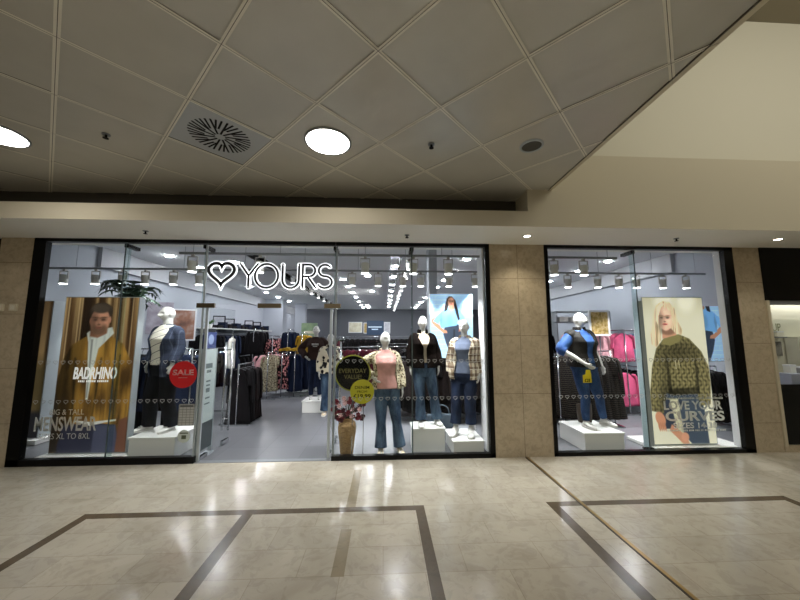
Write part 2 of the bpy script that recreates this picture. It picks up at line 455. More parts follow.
# ------------------------------------------------------------------ shop windows and doors
def heart_pts(cx, cz, sx, sz, n=40):
    out = []
    for i in range(n):
        t = 2 * PI * i / n
        x = 16 * math.sin(t) ** 3; y = 13.6 * math.cos(t) - 4.0 * math.cos(2 * t) - 1.7 * math.cos(3 * t) - .8 * math.cos(4 * t)
        out.append((cx + x / 32 * sx, cz + (y + 2.6) / 29 * sz))
    return out
def hearts(parent, x0, x1):
    for z in (1.352, 0.822):
        b = MB(); n = int((x1 - x0) / 0.0935)
        for i in range(n):
            b.ribbon(heart_pts(x0 + (i + 0.5) * (x1 - x0) / n, z, 0.058, 0.05, 14), 0.0048, 0.0165, 0.019, True)
        build('heart_strip', b, DECALH, parent)
def window(name, label, x0, x1, splits, lw, rw, zb):
    r = bpy.data.objects.new(name, None); COL.objects.link(r); struct(r)
    f = MB()
    f.box(x0, x1, -0.01, 0.07, 3.062, 3.11); f.box(x0, x1, -0.01, 0.07, 0, zb)
    if lw: f.box(x0, x0 + lw, -0.01, 0.07, 0, 3.11)
    if rw: f.box(x1 - rw, x1, -0.01, 0.07, 0, 3.11)
    build('window_frame', f, BLACK, r)
    xs = [x0 + lw] + splits + [x1 - rw]
    for a, c in zip(xs[:-1], xs[1:]):
        p = MB(); p.box(a + 0.003, c - 0.003, 0.02, 0.03, zb, 3.05)
        build('pane', p, GLASS, r)
    for s in splits:
        e = MB(); e.box(s - 0.008, s + 0.008, 0.022, 0.028, zb, 3.05); build('pane_joint', e, mat('silicone', (70, 84, 84), 0.3), r)
        g = MB(); g.box(s - 0.006, s + 0.006, 0.04, 0.12, zb, 3.05); build('glass_fin', g, GLASSE, r)
        k = MB(); k.box(s - 0.03, s + 0.03, 0.032, 0.26, 3.0, 3.05); build('fin_clamp', k, BLACK, r)
    hearts(r, xs[0] + .05, xs[-1] - .05)
    return r
win1 = window('window_1', '', -4.985, -2.57, [-3.75], 0.165, 0.0, 0.085)
win2 = window('window_2', '', -0.725, 1.59, [0.41], 0.0, 0.07, 0.06)
win3 = window('window_3', '', 2.445, 5.5, [3.895], 0.055, 0.15, 0.055)
for x, pa in ((-2.60, win1), (-0.71, win2)):
    b = MB(); b.box(x - 0.014, x + 0.014, 0.02, 0.034, 0.05, 3.05); build('edge_channel', b, LGREY, pa)
# entrance: glass above the doors, and two leaves standing open
door = bpy.data.objects.new('door_1', None); COL.objects.link(door); struct(door)
b = MB(); b.box(-2.565, -0.73, -0.01, 0.07, 3.062, 3.11); build('door_frame', b, BLACK, door)
b = MB(); b.box(-2.56, -0.735, 0.02, 0.03, 2.17, 3.05); build('transom_pane', b, GLASS, door)
for a, c in ((-2.69, -2.44), (-1.83, -1.50), (-0.88, -0.64)):
    b = MB(); b.box(a, c, 0.008, 0.042, 2.12, 2.185); build('patch_fitting', b, BRONZE, door)
for s in (-2.635, -0.735):
    g = MB(); g.box(s - 0.006, s + 0.006, 0.04, 0.12, 2.17, 3.05); build('glass_fin', g, GLASSE, door)
    k = MB(); k.box(s - 0.03, s + 0.03, 0.032, 0.26, 3.0, 3.05); build('fin_clamp', k, BLACK, door)
def leaf(name, x, sgn):
    o = bpy.data.objects.new(name, None); COL.objects.link(o); struct(o); o.location = (x, 0.03, 0)
    b = MB(); b.box(-0.006, 0.006, 0.02, 0.86, 0.02, 2.15); build('door_pane', b, GLASS, o)
    b = MB(); b.box(-0.018, 0.018, 0.0, 0.03, 0.02, 2.15); build('door_edge', b, LGREY, o)
    b = MB(); b.box(-0.022, 0.022, 0.02, 0.22, 0.01, 0.06); b.box(-0.022, 0.022, 0.66, 0.86, 0.012, 0.075); build('door_lock', b, CHROME, o)
    for s in (-1, 1):
        h = MB(); h.cyl((s * 0.05, 0.74, 0.22), (s * 0.05, 0.74, 1.62), 0.016); h.cyl((0, 0.74, 0.4), (s * 0.05, 0.74, 0.4), 0.010); h.cyl((0, 0.74, 1.5), (s * 0.05, 0.74, 1.5), 0.010)
        build('door_handle', h, CHROME, o, smooth=True)
    return o
leaf('door_2', -2.545, 1); leaf('door_3', -0.775, -1)

# ------------------------------------------------------------------ shop sign and stickers on the glass
def arc(cx, cz, rx, rz, a0, a1, n=20): return [(cx + rx * math.cos(R(a0 + (a1 - a0) * i / n)), cz + rz * math.sin(R(a0 + (a1 - a0) * i / n))) for i in range(n + 1)]
sign = thing('shop_sign', 'white outlined heart and YOURS lettering behind the glass over the doors', 'shop sign')
SY = 0.06
ZB, ZT = 2.425, 2.775
def glyph(name, strokes, wd, core):
    """strokes: (path, closed). White lit border with the dark core in front of it."""
    b = MB(); c = MB()
    for pts, cl in strokes:
        b.ribbon(pts, wd, SY, SY + 0.02, cl); c.ribbon(pts, core, SY - 0.008, SY - 0.001, cl)
        if not cl:
            for q in (pts[0], pts[-1]):
                b.cyl((q[0], SY, q[1]), (q[0], SY + 0.02, q[1]), wd / 2, n=12)
                c.cyl((q[0], SY - 0.008, q[1]), (q[0], SY - 0.001, q[1]), core / 2, n=12)
    o = build(name, b, SIGNW, sign); build('letter_core', c, SIGND, o)
glyph('heart', [(heart_pts(-2.395, 2.62, 0.37, 0.33, 56), True)], 0.078, 0.044)
LW, LC = 0.060, 0.030
glyph('letter', [([(-2.125, ZT), (-2.0, 2.60)], False), ([(-1.872, ZT), (-2.0, 2.60), (-2.0, ZB)], False)], LW, LC)
glyph('letter', [(arc(-1.742, 2.60, 0.168, 0.178, 0, 360, 40)[:-1], True)], LW, LC)
glyph('letter', [([(-1.51, ZT), (-1.51, 2.545)] + arc(-1.39, 2.545, 0.12, 0.125, 180, 360)[1:] + [(-1.27, ZT)], False)], LW, LC)
glyph('letter', [([(-1.215, ZB), (-1.215, ZT)] + [(-1.13, ZT)] + arc(-1.125, 2.685, 0.092, 0.09, 90, -90) + [(-1.215, 2.595)], False), ([(-1.14, 2.595), (-1.02, ZB)], False)], LW, LC)
glyph('letter', [(arc(-0.888, 2.688, 0.092, 0.087, 40, 270) + arc(-0.888, 2.512, 0.105, 0.089, 90, -150)[1:], False)], LW, LC)

text('window_lettering', 'BIG & TALL', 0.44, 0.072, -4.30, 0.018, 0.69, DECALG, win1, 0.0, 0.001)
text('window_lettering', 'MENSWEAR', 0.80, 0.19, -4.30, 0.018, 0.535, DECALG, win1, 0.022, 0.001)
text('window_lettering', 'SIZES XL TO 8XL', 0.66, 0.075, -4.30, 0.018, 0.375, DECALG, win1, 0.0, 0.001)
text('window_lettering', 'LOVE YOUR', 0.91, 0.13, 4.615, 0.018, 0.685, DECAL, win3, 0.03, 0.001)
text('window_lettering', 'CURVES', 0.92, 0.145, 4.63, 0.018, 0.53, DECAL, win3, 0.035, 0.001)
text('window_lettering', 'SIZES 14-38', 0.68, 0.085, 4.62, 0.018, 0.395, DECAL, win3, 0.02, 0.001)
def small_print(name, wdt, hgt, cx, y, cz, mk, parent, seed):
    """a line of print too small to read in the photo: a row of letter-sized dashes"""
    rn = random.Random(seed); b = MB(); x = cx - wdt / 2
    while x < cx + wdt / 2 - .01:
        l = hgt * rn.uniform(.45, .8); b.box(x, x + l, y - .001, y, cz - hgt / 2, cz + hgt / 2); x += l + hgt * (.28 if rn.random() < .82 else .9)
    return build(name, b, mk, parent)
small_print('window_lettering', 0.92, 0.024, 4.63, 0.018, 0.785, DECALG, win3, 1)
small_print('window_lettering', 0.90, 0.024, 4.63, 0.018, 0.325, DECALG, win3, 2)

def disc(name, r, x, y, z, mk, parent=None, d=0.004, n=48):
    b = MB(); b.cyl((x, y - d, z), (x, y, z), r, n=n); return build(name, b, mk, parent)
RED = mat('sale_red', (196, 20, 26), 0.5)
s = thing('sale_sticker', 'round red SALE sticker on the glass before the male mannequin', 'sticker', (-2.805, 0.019, 1.18))
disc('sticker_disc', 0.185, 0, 0, 0, RED, s)
text('sale_lettering', 'SALE', 0.285, 0.078, 0, -0.0045, 0.03, DECAL, s, 0.03, 0.001)
b = MB(); b.box(-0.06, 0.06, -0.0055, -0.0045, -0.045, -0.04); build('sale_underline', b, DECALG, s)
def m_grid():
    k = mat('notice_paper', (178, 178, 172), 0.8); t = NT(k)
    br = t.add('ShaderNodeTexBrick'); br.offset = 0; t.link(t.coord((1, 1, 1), rot=(PI / 2, 0, 0)), br.inputs['Vector'])
    br.inputs['Color1'].default_value = rgba((176, 176, 170)); br.inputs['Color2'].default_value = rgba((168, 168, 162)); br.inputs['Mortar'].default_value = rgba((110, 110, 106))
    br.inputs['Scale'].default_value = 1; br.inputs['Brick Width'].default_value = 0.05; br.inputs['Row Height'].default_value = 0.035; br.inputs['Mortar Size'].default_value = 0.003
    t.base(br.outputs['Color']); return k
s = thing('opening_hours_sheet', 'grey gridded paper notice on the glass under the sale sticker', 'notice', (-2.725, 0.019, 0.635))
b = MB(); b.box(-0.105, 0.105, -0.002, 0, -0.145, 0.145); build('paper', b, m_grid(), s)
b = MB(); b.box(-0.09, 0.09, -0.003, -0.002, 0.105, 0.13); build('heading', b, mat('ink_grey', (86, 86, 84), 0.8), s)
s = thing('round_sticker', 'small round pale sticker with dark square low on left window glass', 'sticker', (-2.735, 0.019, 0.35))
disc('sticker_disc', 0.085, 0, 0, 0, mat('sticker_pale', (196, 204, 196), 0.6), s)
b = MB(); b.box(-0.03, 0.03, -0.006, -0.004, -0.035, 0.015); b.box(-0.055, 0.055, -0.006, -0.004, 0.035, 0.05); build('symbol', b, mat('ink_green', (84, 92, 70), 0.7), s)

# ------------------------------------------------------------------ printed posters: pictures computed as vertex colours
def m_print(name, emit=0.0, rough=0.45):
    k = mat(name, (255, 255, 255), rough); t = NT(k)
    a = t.add('ShaderNodeVertexColor'); a.layer_name = 'ink'; t.base(a.outputs[0])
    if emit:
        t.link(a.outputs[0], t.b.inputs['Emission Color']); t.b.inputs['Emission Strength'].default_value = emit
    return k
PRINT = m_print('poster_print', 0.34)
PRINTW = m_print('poster_print_bright', 0.75)
PRINTL = m_print('lightbox_print', 0.5)
class Pic:
    def __init__(s, W, H, nx, ny, bg):
        s.W, s.H, s.nx, s.ny = W, H, nx, ny
        s.x, s.y = np.meshgrid(np.linspace(0, W, nx), np.linspace(0, H, ny))
        s.c = np.ones((ny, nx, 3)) * np.array(bg, float)
        rs = np.random.RandomState(5); s.rs = rs
    def noise(s, sx, sy, seed=0):
        rs = np.random.RandomState(seed); a = rs.rand(int(s.H / sy) + 3, int(s.W / sx) + 3)
        u = s.x / sx; v = s.y / sy; i = u.astype(int); j = v.astype(int); fu = u - i; fv = v - j
        fu = fu * fu * (3 - 2 * fu); fv = fv * fv * (3 - 2 * fv)
        return (a[j, i] * (1 - fu) + a[j, i + 1] * fu) * (1 - fv) + (a[j + 1, i] * (1 - fu) + a[j + 1, i + 1] * fu) * fv
    def put(s, mask, col, k=1.0):
        mk = (np.clip(mask, 0, 1) * k)[..., None]
        col = np.array(col, float)
        s.c = s.c * (1 - mk) + col * mk
    def ell(s, cx, cy, rx, ry, soft=0.02, rot=0):
        dx = s.x - cx; dy = s.y - cy
        if rot: a = R(rot); dx, dy = dx * math.cos(a) + dy * math.sin(a), -dx * math.sin(a) + dy * math.cos(a)
        d = (np.sqrt((dx / rx) ** 2 + (dy / ry) ** 2) - 1) * min(rx, ry)
        return np.clip(0.5 - d / soft, 0, 1)
    def poly(s, pts, soft=0.0):
        ins = np.zeros(s.x.shape, bool); n = len(pts); dist = np.full(s.x.shape, 9.0)
        for i in range(n):
            (x0, y0), (x1, y1) = pts[i], pts[(i + 1) % n]
            cond = ((y0 > s.y) != (y1 > s.y)) & (s.x < (x1 - x0) * (s.y - y0) / ((y1 - y0) if abs(y1 - y0) > 1e-9 else 1e-9) + x0)
            ins ^= cond
            dx, dy = x1 - x0, y1 - y0; t = np.clip(((s.x - x0) * dx + (s.y - y0) * dy) / max(dx * dx + dy * dy, 1e-9), 0, 1)
            dist = np.minimum(dist, np.hypot(s.x - x0 - t * dx, s.y - y0 - t * dy))
        d = np.where(ins, dist, -dist)
        return np.clip(0.5 + d / (soft or 0.012), 0, 1)
    def crop(s, u0, u1, v0, v1):
        i0, i1 = int(u0 * (s.nx - 1)), int(u1 * (s.nx - 1)) + 1; j0, j1 = int(v0 * (s.ny - 1)), int(v1 * (s.ny - 1)) + 1
        s.x = s.x[j0:j1, i0:i1] - s.x[j0, i0]; s.y = s.y[j0:j1, i0:i1] - s.y[j0, i0]; s.c = s.c[j0:j1, i0:i1]; s.ny, s.nx = s.x.shape; s.W = s.x.max(); s.H = s.y.max(); return s
    def shade(s, mask, f): s.c = s.c * (1 - np.clip(mask, 0, 1)[..., None]) + s.c * f * np.clip(mask, 0, 1)[..., None]
    def make(s, name, mk, parent, flip=False):
        nx, ny = s.nx, s.ny; c = np.clip(s.c, 0, 255) / 255
        if flip: c = c[:, ::-1]
        l = np.where(c <= 0.04045, c / 12.92, ((c + 0.055) / 1.055) ** 2.4)
        xs = s.x.ravel() - s.W / 2; zs = s.y.ravel(); vs = np.stack([xs, np.zeros_like(xs), zs], 1)
        j, i = np.meshgrid(np.arange(ny - 1), np.arange(nx - 1), indexing='ij'); a = (j * nx + i).ravel()
        fs = np.stack([a, a + 1, a + nx + 1, a + nx], 1)
        me = bpy.data.meshes.new(name); me.from_pydata(vs.tolist(), [], fs.tolist())
        at = me.color_attributes.new('ink', 'FLOAT_COLOR', 'POINT')
        at.data.foreach_set('color', np.concatenate([l.reshape(-1, 3), np.ones((nx * ny, 1))], 1).ravel())
        return link(name, me, mk, parent)

def face(P, cx, cy, rx, ry, skin, beard=None, tilt=0, lip=(170, 84, 80), brow=(90, 66, 50)):
    """a printed face: oval, cheek shade, eyes at half the head height, nose, mouth"""
    P.put(P.ell(cx, cy, rx, ry, 0.02), skin); P.put(P.ell(cx, cy - ry * .45, rx * .74, ry * .62, 0.03), skin)
    P.put(P.ell(cx + rx * .5, cy, rx * .28, ry * .4, .06), [min(255, x * 1.16) for x in skin], .7); P.put(P.ell(cx, cy + ry * .6, rx * .5, ry * .2, .05), [min(255, x * 1.12) for x in skin], .6)
    P.shade(P.ell(cx - rx * 0.75, cy - ry * 0.1, rx * 0.5, ry * 0.9, 0.08), 0.66)
    if beard:
        P.put(P.ell(cx, cy - ry * 0.62, rx * 0.80, ry * 0.45, 0.05), beard, 0.75)
        P.put(P.ell(cx, cy - ry * 0.20, rx * 0.42, ry * 0.24, 0.04), skin, .8)
    for sg in (-1, 1):
        ex = cx + sg * rx * 0.42 + tilt * rx
        P.put(P.ell(ex, cy + ry * 0.13, rx * 0.32, ry * 0.15, 0.04), [x * 0.60 for x in skin], .9)
        P.put(P.ell(ex, cy + ry * 0.08, rx * 0.19, ry * 0.045, 0.010), (52, 40, 34), .9)
        P.put(P.ell(ex, cy + ry * 0.25, rx * 0.30, ry * 0.04, 0.018, 6 * sg), brow, .85)
    P.put(P.ell(cx + tilt * rx - rx * 0.08, cy - ry * 0.1, rx * 0.1, ry * 0.25, 0.025), [x * 0.82 for x in skin])
    P.put(P.ell(cx + tilt * rx, cy - ry * 0.27, rx * 0.17, ry * 0.06, 0.012), [x * 0.6 for x in skin])
    P.put(P.ell(cx + tilt * rx, cy - ry * 0.5, rx * 0.32, ry * 0.085, 0.012), lip)
    P.put(P.ell(cx + tilt * rx, cy - ry * 0.5, rx * 0.3, ry * 0.018, 0.006), [x * 0.5 for x in lip])

def pic_man(W, H):
    P = Pic(W, H, 120, 250, (92, 66, 40))
    n = P.noise(0.055, 3.0, 1); n2 = P.noise(0.02, 0.9, 2)
    P.put(np.clip((n - 0.45) * 2.4, 0, 1), (206, 174, 120)); P.put(np.clip((0.42 - n) * 3, 0, 1), (52, 36, 24)); P.put(np.clip((n2 - 0.7) * 3, 0, 1), (226, 200, 150), 0.6)
    P.shade(P.ell(0.42, 1.2, 0.26, 0.9, 0.4), 0.6)
    for uu in (.05, .19, .23, .74, .82, .93): P.put(np.clip(1 - np.abs(P.x / W - uu) / .012, 0, 1), (232, 206, 156), .75)
    f = lambda u, v: (u * W, v * H)
    jk = P.poly([f(.02, .0), f(.0, .45), f(.06, .60), f(.14, .68), f(.36, .75), f(.60, .76), f(.84, .69), f(.96, .58), f(1.0, .40), f(.99, .2), f(.86, .17), f(.86, .14), f(.2, .14)], 0.02)
    P.put(jk, (136, 100, 42))
    fo = P.noise(0.06, 0.35, 3); fo2 = P.noise(0.03, 0.10, 8)
    P.put(jk * np.clip((fo - .45) * 2, 0, 1), (192, 146, 64)); P.put(jk * np.clip((.47 - fo) * 3.0, 0, 1), (78, 54, 24)); P.put(jk * np.clip((fo2 - .6) * 2, 0, 1), (176, 134, 58), 0.6)
    P.shade(jk * np.clip((0.36 * W - P.x) / (0.24 * W), 0, 1), 0.42)
    fo3 = P.noise(.016, .30, 21); P.shade(jk * np.clip((fo3 - .55) * 2, 0, 1), .72)
    for a, c in ((f(.80, .62), f(.78, .2)), (f(.2, .6), f(.24, .2)), (f(.55, .60), f(.50, .2))):
        P.shade(P.poly([a, (a[0] + .025, a[1]), (c[0] + .025, c[1]), c], 0.02), 0.55)
    # navy jeans below the hem, hands in pockets
    P.put(P.poly([f(.08, 0), f(.14, .17), f(.5, .185), f(.84, .17), f(.93, .0)], 0.012), (46, 48, 66))
    P.put(P.poly([f(.55, 0), f(.56, .17), f(.84, .17), f(.93, 0)], 0.02), (70, 74, 96))
    P.put(P.poly([f(.30, .19), f(.5, .165), f(.70, .185), f(.84, .195), f(.84, .205), f(.5, .19), f(.3, .2)], 0.01), (220, 220, 214))
    P.put(P.poly([f(.86, .0), f(.88, .2), f(.99, .22), f(1, 0)], 0.02), (112, 74, 58))
    P.put(P.poly([f(.0, .0), f(.0, .4), f(.05, .3), f(.1, .0)], 0.03), (40, 34, 28))
    # cream hoodie
    hd = P.poly([f(.33, .76), f(.36, .70), f(.385, .55), f(.405, .33), f(.435, .33), f(.46, .50), f(.51, .66), f(.70, .76), f(.67, .80), f(.36, .775)], 0.015)
    P.put(hd, (208, 214, 206)); P.put(hd * np.clip((P.noise(.03, .2, 4) - .5) * 2, 0, 1), (168, 176, 172))
    P.shade(P.poly([f(.395, .72), f(.41, .34), f(.425, .34), f(.425, .72)], 0.01), 0.7)
    # head looking down: hair, ear, face, beard
    P.put(P.poly([f(.37, .74), f(.38, .82), f(.6, .82), f(.6, .76), f(.48, .73)], 0.02), (150, 104, 78))
    P.put(P.ell(.495 * W, .905 * H, .158 * W, .062 * H, .02), (58, 48, 40))
    face(P, .49 * W, .842 * H, .132 * W, .090 * H, (190, 138, 112), (92, 70, 54), -0.08, (140, 88, 76), (66, 50, 40))
    P.put(P.ell(.49 * W, .926 * H, .128 * W, .032 * H, .03), (78, 68, 58))
    P.put(P.ell(.625 * W, .85 * H, .018 * W, .022 * H, .01), (190, 136, 112)); P.put(P.ell(.36 * W, .84 * H, .014 * W, .02 * H, .01), (130, 90, 72))
    return P
def pic_curtain(W, H):
    P = Pic(W, H, 40, 160, (84, 64, 42)); n = P.noise(0.06, 3.0, 12)
    P.put(np.clip((n - 0.5) * 2.4, 0, 1), (216, 180, 122)); P.put(np.clip((0.45 - n) * 3, 0, 1), (60, 44, 28))
    P.put(np.clip((0.62 * H - P.y) / 0.3, 0, 1) * (0.7 + .3 * P.noise(.08, .2, 3)), (84, 72, 44)); P.put(np.clip((0.2 * H - P.y) / 0.08, 0, 1), (40, 40, 44))
    return P
def pic_knit(W, H):
    P = Pic(W, H, 130, 290, (212, 208, 184))
    P.put(np.clip((P.y - .86 * H) / .12 / H, 0, 1), (196, 190, 160), .6)
    for cx in (.35, .72): P.put(P.ell(cx * W, 1.0 * H, .16 * W, .1 * H, .12), (244, 240, 214), .9)
    f = lambda u, v: (u * W, v * H)
    # jeans
    P.put(P.poly([f(.24, .36), f(.22, .24), f(.30, .15), f(.6, .0), f(.88, .0), f(.86, .2), f(.80, .36)], .015), (58, 70, 84))
    P.put(P.poly([f(.12, .16), f(.2, .10), f(.45, .10), f(.5, .30), f(.2, .30)], .015), (44, 52, 66))
    P.put(P.poly([f(.30, .30), f(.44, .30), f(.5, .0), f(.42, .0)], .02), (206, 200, 164), .85)
    P.put(P.poly([f(.30, .13), f(.52, .05), f(.56, .0), f(.46, .0), f(.26, .09)], .012), (186, 132, 104))
    P.put(P.ell(.50 * W, .045 * H, .06 * W, .03 * H, .012), (196, 140, 112))
    # sweater with sleeves
    sw = P.poly([f(.30, .71), f(.16, .64), f(.07, .52), f(.0, .34), f(.0, .22), f(.19, .20), f(.26, .34), f(.36, .32), f(.76, .33), f(.80, .25), f(.96, .26), f(1.0, .40), f(.99, .52), f(.90, .62), f(.72, .71), f(.55, .74), f(.42, .73)], .015)
    P.put(sw, (104, 97, 64))
    u = P.x / 0.085 + .5 * P.noise(.3, .3, 31); v = P.y / 0.062 + .6 * P.noise(.3, .4, 32)
    cab = np.sin((u + 0.42 * np.sin(v * 2)) * 2 * PI) * 0.5 + np.sin((u * 2 - v) * PI) * np.sin((u * 2 + v) * PI) * 0.6
    nz = P.noise(.018, .018, 6)
    P.put(sw * np.clip(cab * .8 + nz * .4, 0, 1), (142, 132, 92)); P.put(sw * np.clip(-cab * .9, 0, 1), (46, 42, 26), .85)
    P.shade(sw * np.clip((P.noise(.25, .35, 33) - .5) * 2.2, 0, 1), .62)
    P.shade(P.poly([f(.36, .33), f(.34, .56), f(.30, .62), f(.30, .34)], .03) * sw, .5)
    P.shade(P.poly([f(.80, .33), f(.82, .5), f(.78, .6), f(.76, .34)], .03) * sw, .5)
    P.shade(P.poly([f(.30, .36), f(.8, .38), f(.8, .33), f(.34, .32)], .03) * sw, .55)
    # neck, hands, hair and face
    P.put(P.poly([f(.28, .71), f(.29, .80), f(.48, .80), f(.52, .735), f(.42, .715)], .015), (196, 146, 118)); P.shade(P.ell(.38 * W, .765 * H, .12 * W, .03 * H, .03), .7)
    P.put(sw * P.poly([f(.24, .70), f(.42, .725), f(.58, .74), f(.56, .69), f(.40, .66), f(.28, .67)], .015), (126, 118, 76))
    for (hx, hy) in ((.13, .165), ): 
        P.put(P.ell(hx * W, hy * H, .075 * W, .05 * H, .012, 20), (190, 132, 102))
        for q in range(4): P.put(P.ell((hx - .03 + q * .03) * W, (hy - .05) * H, .015 * W, .03 * H, .008, 10), (178, 120, 92))
    hair = P.poly([f(.34, .975), f(.22, .945), f(.16, .88), f(.13, .80), f(.09, .74), f(.10, .67), f(.17, .65), f(.25, .70), f(.27, .8), f(.44, .78), f(.50, .75), f(.60, .735), f(.62, .77), f(.56, .83), f(.53, .92), f(.44, .97)], .02)
    P.put(hair, (224, 206, 172)); P.put(hair * np.clip((P.noise(.014, .25, 9) - .42) * 2.4, 0, 1), (150, 122, 88), .85)
    face(P, .35 * W, .85 * H, .118 * W, .078 * H, (232, 190, 164), None, -0.05, (186, 92, 88), (130, 98, 72))
    P.put(P.poly([f(.36, .955), f(.30, .93), f(.25, .87), f(.23, .80), f(.20, .84), f(.23, .93), f(.3, .965)], .015), (232, 216, 184)); P.put(P.poly([f(.37, .955), f(.44, .92), f(.48, .85), f(.5, .78), f(.54, .82), f(.5, .92), f(.44, .965)], .015), (214, 194, 158))
    P.put(P.poly([f(.455, .56), f(.462, .56), f(.462, .50), f(.455, .50)], .006), (230, 220, 180)); P.put(P.poly([f(.50, .56), f(.506, .56), f(.52, .51), f(.514, .51)], .006), (230, 220, 180))
    return P
def pic_blue(W, H):
    P = Pic(W, H, 100, 140, (162, 202, 234))
    by = np.abs(((P.y / .085) % 1) - .5) * 2; off = (np.floor(P.y / .085) % 2) * .5; bx = np.abs(((P.x / .22 + off) % 1) - .5) * 2
    P.put(np.clip((by - .86) * 8, 0, 1), (206, 230, 248)); P.put(np.clip((bx - .95) * 15, 0, 1), (206, 230, 248))
    P.put(P.ell(.9 * W, .8 * H, .3 * W, .35 * H, .25), (140, 186, 226), .6)
    f = lambda u, v: (u * W, v * H)
    P.put(P.poly([f(.34, .50), f(.30, .36), f(.36, .22), f(.44, .10), f(.52, .0), f(.82, .0), f(.78, .22), f(.74, .40), f(.66, .52)], .015), (52, 62, 78))
    P.shade(P.poly([f(.54, .44), f(.52, .1), f(.56, .1), f(.58, .44)], .02), .55)
    P.put(P.poly([f(.22, .50), f(.26, .46), f(.06, .60), f(.10, .70), f(.02, .57), f(.05, .52)], .01), (188, 130, 100))
    arm = P.poly([f(.04, .58), f(.10, .64), f(.14, .56), f(.30, .44), f(.38, .42), f(.40, .38), f(.30, .38), f(.08, .50)], .012); P.put(arm, (196, 138, 106))
    P.put(P.poly([f(.24, .70), f(.12, .62), f(.06, .57), f(.18, .52), f(.22, .58), f(.24, .46), f(.62, .50), f(.66, .62), f(.78, .56), f(.82, .62), f(.70, .74), f(.56, .77), f(.36, .77)], .012), (120, 178, 228))
    P.shade(P.poly([f(.22, .58), f(.26, .70), f(.28, .60), f(.25, .47)], .03), .8); P.shade(P.ell(.46 * W, .60 * H, .06 * W, .1 * H, .05), .88)
    P.put(P.poly([f(.44, .77), f(.45, .84), f(.56, .84), f(.57, .76), f(.50, .74)], .01), (190, 134, 104))
    P.put(P.poly([f(.40, .93), f(.34, .80), f(.33, .72), f(.40, .74), f(.44, .84), f(.56, .84), f(.60, .70), f(.66, .58), f(.70, .60), f(.66, .74), f(.60, .90), f(.52, .965), f(.45, .965)], .012), (34, 26, 26))
    face(P, .495 * W, .875 * H, .075 * W, .075 * H, (198, 142, 114), None, .1, (150, 70, 70), (50, 36, 30))
    P.put(P.poly([f(.70, .52), f(.78, .50), f(.74, .42), f(.66, .40)], .01), (190, 120, 96))
    return P

def lightbox(name, label, pic, W, H, d, loc, rz=0, flip=False, emit=0, base=None, cat='poster'):
    t = thing(name, label, cat, loc, rz)
    b = MB(); b.box(-W / 2 - .012, W / 2 + .012, 0.003, d, -0.012, H + .012); build('cabinet', b, LGREY, t, bevel=.004)
    p = pic.make('poster_print', PRINTL if emit == 2 else (PRINTW if emit == 1 else PRINT), t, flip); p.location = (0, 0, 0)
    if base:
        b = MB(); b.box(*base); build('base_plate', b, WHITE, t, bevel=.004)
    return t
t = lightbox('poster_stand', 'tall poster of bearded man in mustard jacket with BADRHINO lettering', pic_man(1.03, 2.2), 1.03, 2.2, .12, (-4.175, .24, .085), base=(-0.60, .62, -.10, .42, -.075, -.02))
text('poster_lettering', 'BADRHINO', 0.60, 0.175, 0.005, -0.004, 1.10, mat('print_white', (240, 240, 236), 0.5, 0, .45), t, 0.03, 0.002, 0.12)
small_print('poster_lettering', 0.44, 0.028, 0.0, -0.004, 0.985, MATS['print_white'], t, 3)
lightbox('poster_stand', 'narrow strip of brown curtain poster at left edge of left window', pic_curtain(.42, 2.2), .42, 2.2, .2, (-5.785, .95, .10), base=(-.2, .3, -.1, .4, -.09, -.02))
t = lightbox('poster_stand', 'tall poster of blonde woman in olive cable knit sweater', pic_knit(1.0, 2.25), 1.0, 2.25, .07, (4.62, .20, .075), emit=1, base=(-.56, .86, -.10, .5, -.07, -.02))
b = MB(); b.box(-.605, -.535, -.02, .09, -.055, 2.19); build('side_frame', b, LGREY, t)
b = MB(); b.box(-.70, -.40, -.06, .0, -.055, -.035); build('foot', b, MATTE, t)
lightbox('lightbox_poster', 'lit poster of dark haired woman in pale blue top behind the checked shirt mannequin', pic_blue(.82, 1.22), .82, 1.22, .12, (1.30, 1.45, 1.31), emit=2)
lightbox('lightbox_poster', 'lit pale blue poster at far right partly hidden by the knitwear poster', pic_blue(1.0, 1.49).crop(0, .7, .10, .80), .70, 1.04, .10, (6.30, 1.2, 1.24), flip=True, emit=2)
for o in [q for q in bpy.data.objects if q.get('category') == 'poster' and q.name.startswith('lightbox_poster')]:
    b = MB(); z0 = -o.location.z; wv = 0.36
    for sx in (-wv, wv): b.box(sx - .02, sx + .02, .03, .07, z0, 0.0)
    b.box(-wv - .05, wv + .05, -.12, .20, z0, z0 + .02)
    build('stand', b, GREY, o)

